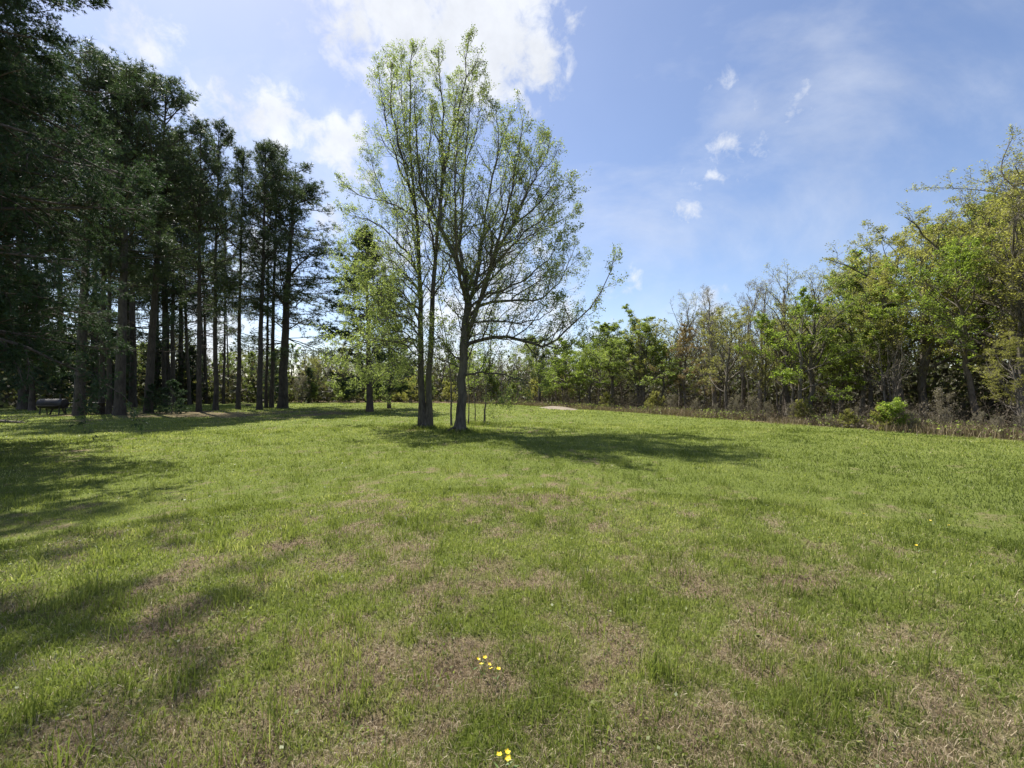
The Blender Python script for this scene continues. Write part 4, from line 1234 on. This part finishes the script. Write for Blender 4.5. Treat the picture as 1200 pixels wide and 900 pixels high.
def picnic(px, py, rz, label):
    e = bpy.data.objects.new('picnic_table', None); COL.objects.link(e)
    x, y = at(px, py)
    e.location = (x, y, float(ground_z(np.array(x), np.array(y)))); e.rotation_euler.z = rz
    tag(e, label, 'picnic table', 'picnic tables under the pines')
    link('tabletop', PT[0], e)
    for m in PT[1]: link('seat', m, e)
    for m in PT[2]: link('leg', m, e)


picnic(81, 485.8, 0.15, 'dark wooden picnic table next to the barrel grill')
picnic(112, 485.6, -0.1, 'dark wooden picnic table farther from the grill, between the pine trunks')


def grill():
    e = bpy.data.objects.new('barrel_grill', None); COL.objects.link(e)
    x, y = at(62, 486.6)
    e.location = (x, y, float(ground_z(np.array(x), np.array(y)))); e.rotation_euler.z = 0.12
    tag(e, 'dark barrel-shaped grill on legs with a short chimney', 'grill')
    L, r, zc = 1.45, 0.31, 0.72
    def half(a0, a1, rr, name):
        a = Acc()
        an = np.linspace(a0, a1, 15)
        ring = np.stack([np.cos(an) * rr, np.sin(an) * rr], 1)
        xs = np.array([-L / 2, -L / 2 + 0.02, L / 2 - 0.02, L / 2]); sc = np.array([0.94, 1, 1, 0.94])
        V = np.stack([np.stack([np.full(15, xx), ring[:, 0] * s, zc + ring[:, 1] * s], 1) for xx, s in zip(xs, sc)])
        idx = np.arange(60).reshape(4, 15)
        a.add(V, np.stack([idx[:-1, :-1], idx[1:, :-1], idx[1:, 1:], idx[:-1, 1:]], -1).reshape(-1, 4))
        for q in (0, 3):
            n0 = a.n
            a.add(np.vstack([V[q], [[xs[q], 0, zc]]]), np.stack([np.arange(14), np.arange(1, 15), np.full(14, 15)], 1))
        return link(name, a.mesh(name, M_iron), e)
    half(np.pi, 2 * np.pi, r, 'barrel')
    lid = half(0.02, np.pi - 0.02, r + 0.012, 'lid')
    a = Acc(); box(a, (0, -r - 0.06, zc + 0.09), (0.5, 0.03, 0.03)); box(a, (-0.22, -r - 0.02, zc + 0.09), (0.025, 0.07, 0.025)); box(a, (0.22, -r - 0.02, zc + 0.09), (0.025, 0.07, 0.025))
    link('handle', a.mesh('handle', M_iron), lid)
    a = Acc(); P = np.array([[[0.45, 0, zc + r - 0.03], [0.45, 0, zc + r + 0.1], [0.45, 0, zc + r + 0.28]]]); a.add(*tubes(P, np.full((1, 3), 0.05), 10)); box(a, (0.45, 0, zc + r + 0.30), (0.15, 0.15, 0.012))
    link('chimney', a.mesh('chimney', M_iron), e)
    for sx in (-1, 1):
        for sy in (-1, 1):
            a = Acc(); box(a, (sx * 0.55, sy * 0.24, 0.27), (0.05, 0.05, 0.60), ('x', sy * 0.12))
            link('leg', a.mesh('leg', M_iron), e)
    a = Acc(); box(a, (0, -0.42, 0.60), (1.2, 0.24, 0.03))
    link('shelf', a.mesh('shelf', M_wood), e)


grill()


def stump(name, px, py, r, h, label, cat):
    g = np.random.default_rng(int(px))
    a = Acc()
    n = 12
    an = np.arange(n) / n * 2 * np.pi
    rows = []
    for z, k in ((-0.05, 1.35), (0.05, 1.1), (h, 0.95), (h + 0.02, 0.7), (h + 0.01, 0.02)):
        rr = r * k * (1 + 0.12 * g.normal(0, 1, n))
        rows.append(np.stack([np.cos(an) * rr, np.sin(an) * rr, np.full(n, z) + g.normal(0, 0.01, n)], 1))
    idx = np.arange(5 * n).reshape(5, n); nx = np.roll(idx, -1, 1)
    a.add(np.concatenate(rows), np.stack([idx[:-1], nx[:-1], nx[1:], idx[1:]], -1).reshape(-1, 4))
    o = link(name, a.mesh(name, M_bark_pine))
    x, y = at(px, py)
    o.location = (x, y, float(ground_z(np.array(x), np.array(y))))
    tag(o, label, cat)


stump('tree_stump', 291, 476, 0.22, 0.16, 'low dark stump right of the lone straight pine', 'stump')


def fallen_branch(px, py, rz, label):
    g = np.random.default_rng(7)
    a = Acc()
    P, Rr = grow(np.array([[0, 0, 0.12]]), np.array([[1, 0, 0.05]]), np.array([2.2]), np.array([0.09]), 10, 0, 0.08, 0.3, g=g)
    a.add(*tubes(P, Rr, 7))
    Q, Qr = kids(P, Rr, 9, (0.2, 1), (25, 65), (0.3, 0.6), 6, 0.02, 0.15, g=g)
    a.add(*tubes(Q, Qr, 4)); K, Kr = kids(Q, Qr, 4, (.2, 1), (25, 60), (.3, .6), 4, 0, .15, g=g); a.add(*tubes(K, Kr, 3))
    o = link('fallen_branch', a.mesh('fallen_branch', M_bark_wood, True))
    x, y = at(px, py)
    o.location = (x, y, float(ground_z(np.array(x), np.array(y)))); o.rotation_euler.z = rz
    tag(o, label, 'branch')


fallen_branch(-14, 497, 0.1, 'dark fallen branch lying in the shade before the pines')


# ------------------------------------------------------------------ flowers in the foreground
M_petal = plain_mat('yellow_petals', (0.72, 0.50, 0.02), (0.80, 0.62, 0.03), 60, 0.45)
M_stem = plain_mat('flower_stems', (0.06, 0.11, 0.02), (0.10, 0.16, 0.03), 30, 0.6)


def flower_meshes():
    a = Acc()
    for k in range(5):
        an = k * 2 * math.pi / 5
        d = np.array([math.cos(an), math.sin(an), 0]); t = np.array([-math.sin(an), math.cos(an), 0])
        z = np.array([0, 0, 1.0])
        pts = [d * 0.001, d * 0.008 + t * 0.0062 + z * 0.002, d * 0.0145 + t * 0.0045 + z * 0.006, d * 0.0158 + z * 0.0072, d * 0.0145 - t * 0.0045 + z * 0.006, d * 0.008 - t * 0.0062 + z * 0.002, d * 0.0085 + z * 0.0005]
        a.add(pts, [[0, 1, 6], [1, 2, 6], [2, 3, 6], [3, 4, 6], [4, 5, 6], [5, 0, 6]])
    n = 8; an = np.arange(n) / n * 2 * np.pi
    a.add(np.vstack([np.stack([np.cos(an) * 0.0035, np.sin(an) * 0.0035, np.full(n, 0.001)], 1), [[0, 0, 0.005]]]), np.stack([np.arange(n), (np.arange(n) + 1) % n, np.full(n, n)], 1))
    s = Acc()
    P = crom([(0, 0, -0.11), (0.004, 0.002, -0.07), (0.002, 0, -0.03), (0, 0, 0)], 8)[None]
    s.add(*tubes(P, np.full((1, 8), 0.0011), 5))
    for z, an in ((-0.085, 0.4), (-0.07, 2.6)):
        d = np.array([math.cos(an), math.sin(an), 0.4]); w = np.array([-math.sin(an), math.cos(an), 0])
        c = np.array([0.003, 0.001, z])
        s.add([c, c + d * 0.02 + w * 0.006, c + d * 0.045, c + d * 0.02 - w * 0.006], [[0, 1, 2, 3]])
    return a.mesh('petals', M_petal), s.mesh('stem', M_stem)


FM = flower_meshes()
gf = np.random.default_rng(4)
for px, py, lab, grp in ([(a, b, 'little yellow flower in the loose cluster beside the bare brown hollow', 'cluster of yellow flowers by the brown hollow') for a, b in ((560, 768), (568, 767.5), (564, 776), (573, 777), (575.5, 783), (584, 783))] +
                         [(a, b, 'little yellow flower at the bottom of the picture, close in front', 'pair of yellow flowers close in front') for a, b in ((585, 885), (594.5, 882), (595.5, 888))] +
                         [(a, b, 'tiny yellow flower alone far out in the grass on the open side of the field', 'scattered yellow flowers in the open grass') for a, b in ((1090, 612), (1112, 618), (1074, 640), (1150, 655), (1012, 604), (960, 632))]):
    hgt = 0.09 * gf.uniform(0.85, 1.1)
    D = (EYE - hgt) * FPX / (py - HOR); x = (px - 600) / FPX * D
    e = bpy.data.objects.new('buttercup', None); COL.objects.link(e)
    e.empty_display_size = 0.02
    e.scale = (0.85,) * 3
    e.location = (x, D, hgt + float(ground_z(np.array(x), np.array(D))))
    e.rotation_euler = (gf.normal(0.25, 0.2), gf.normal(0, 0.25), gf.uniform(0, 6.28))
    tag(e, lab, 'flower', grp)
    link('petals', FM[0], e); link('stem', FM[1], e)
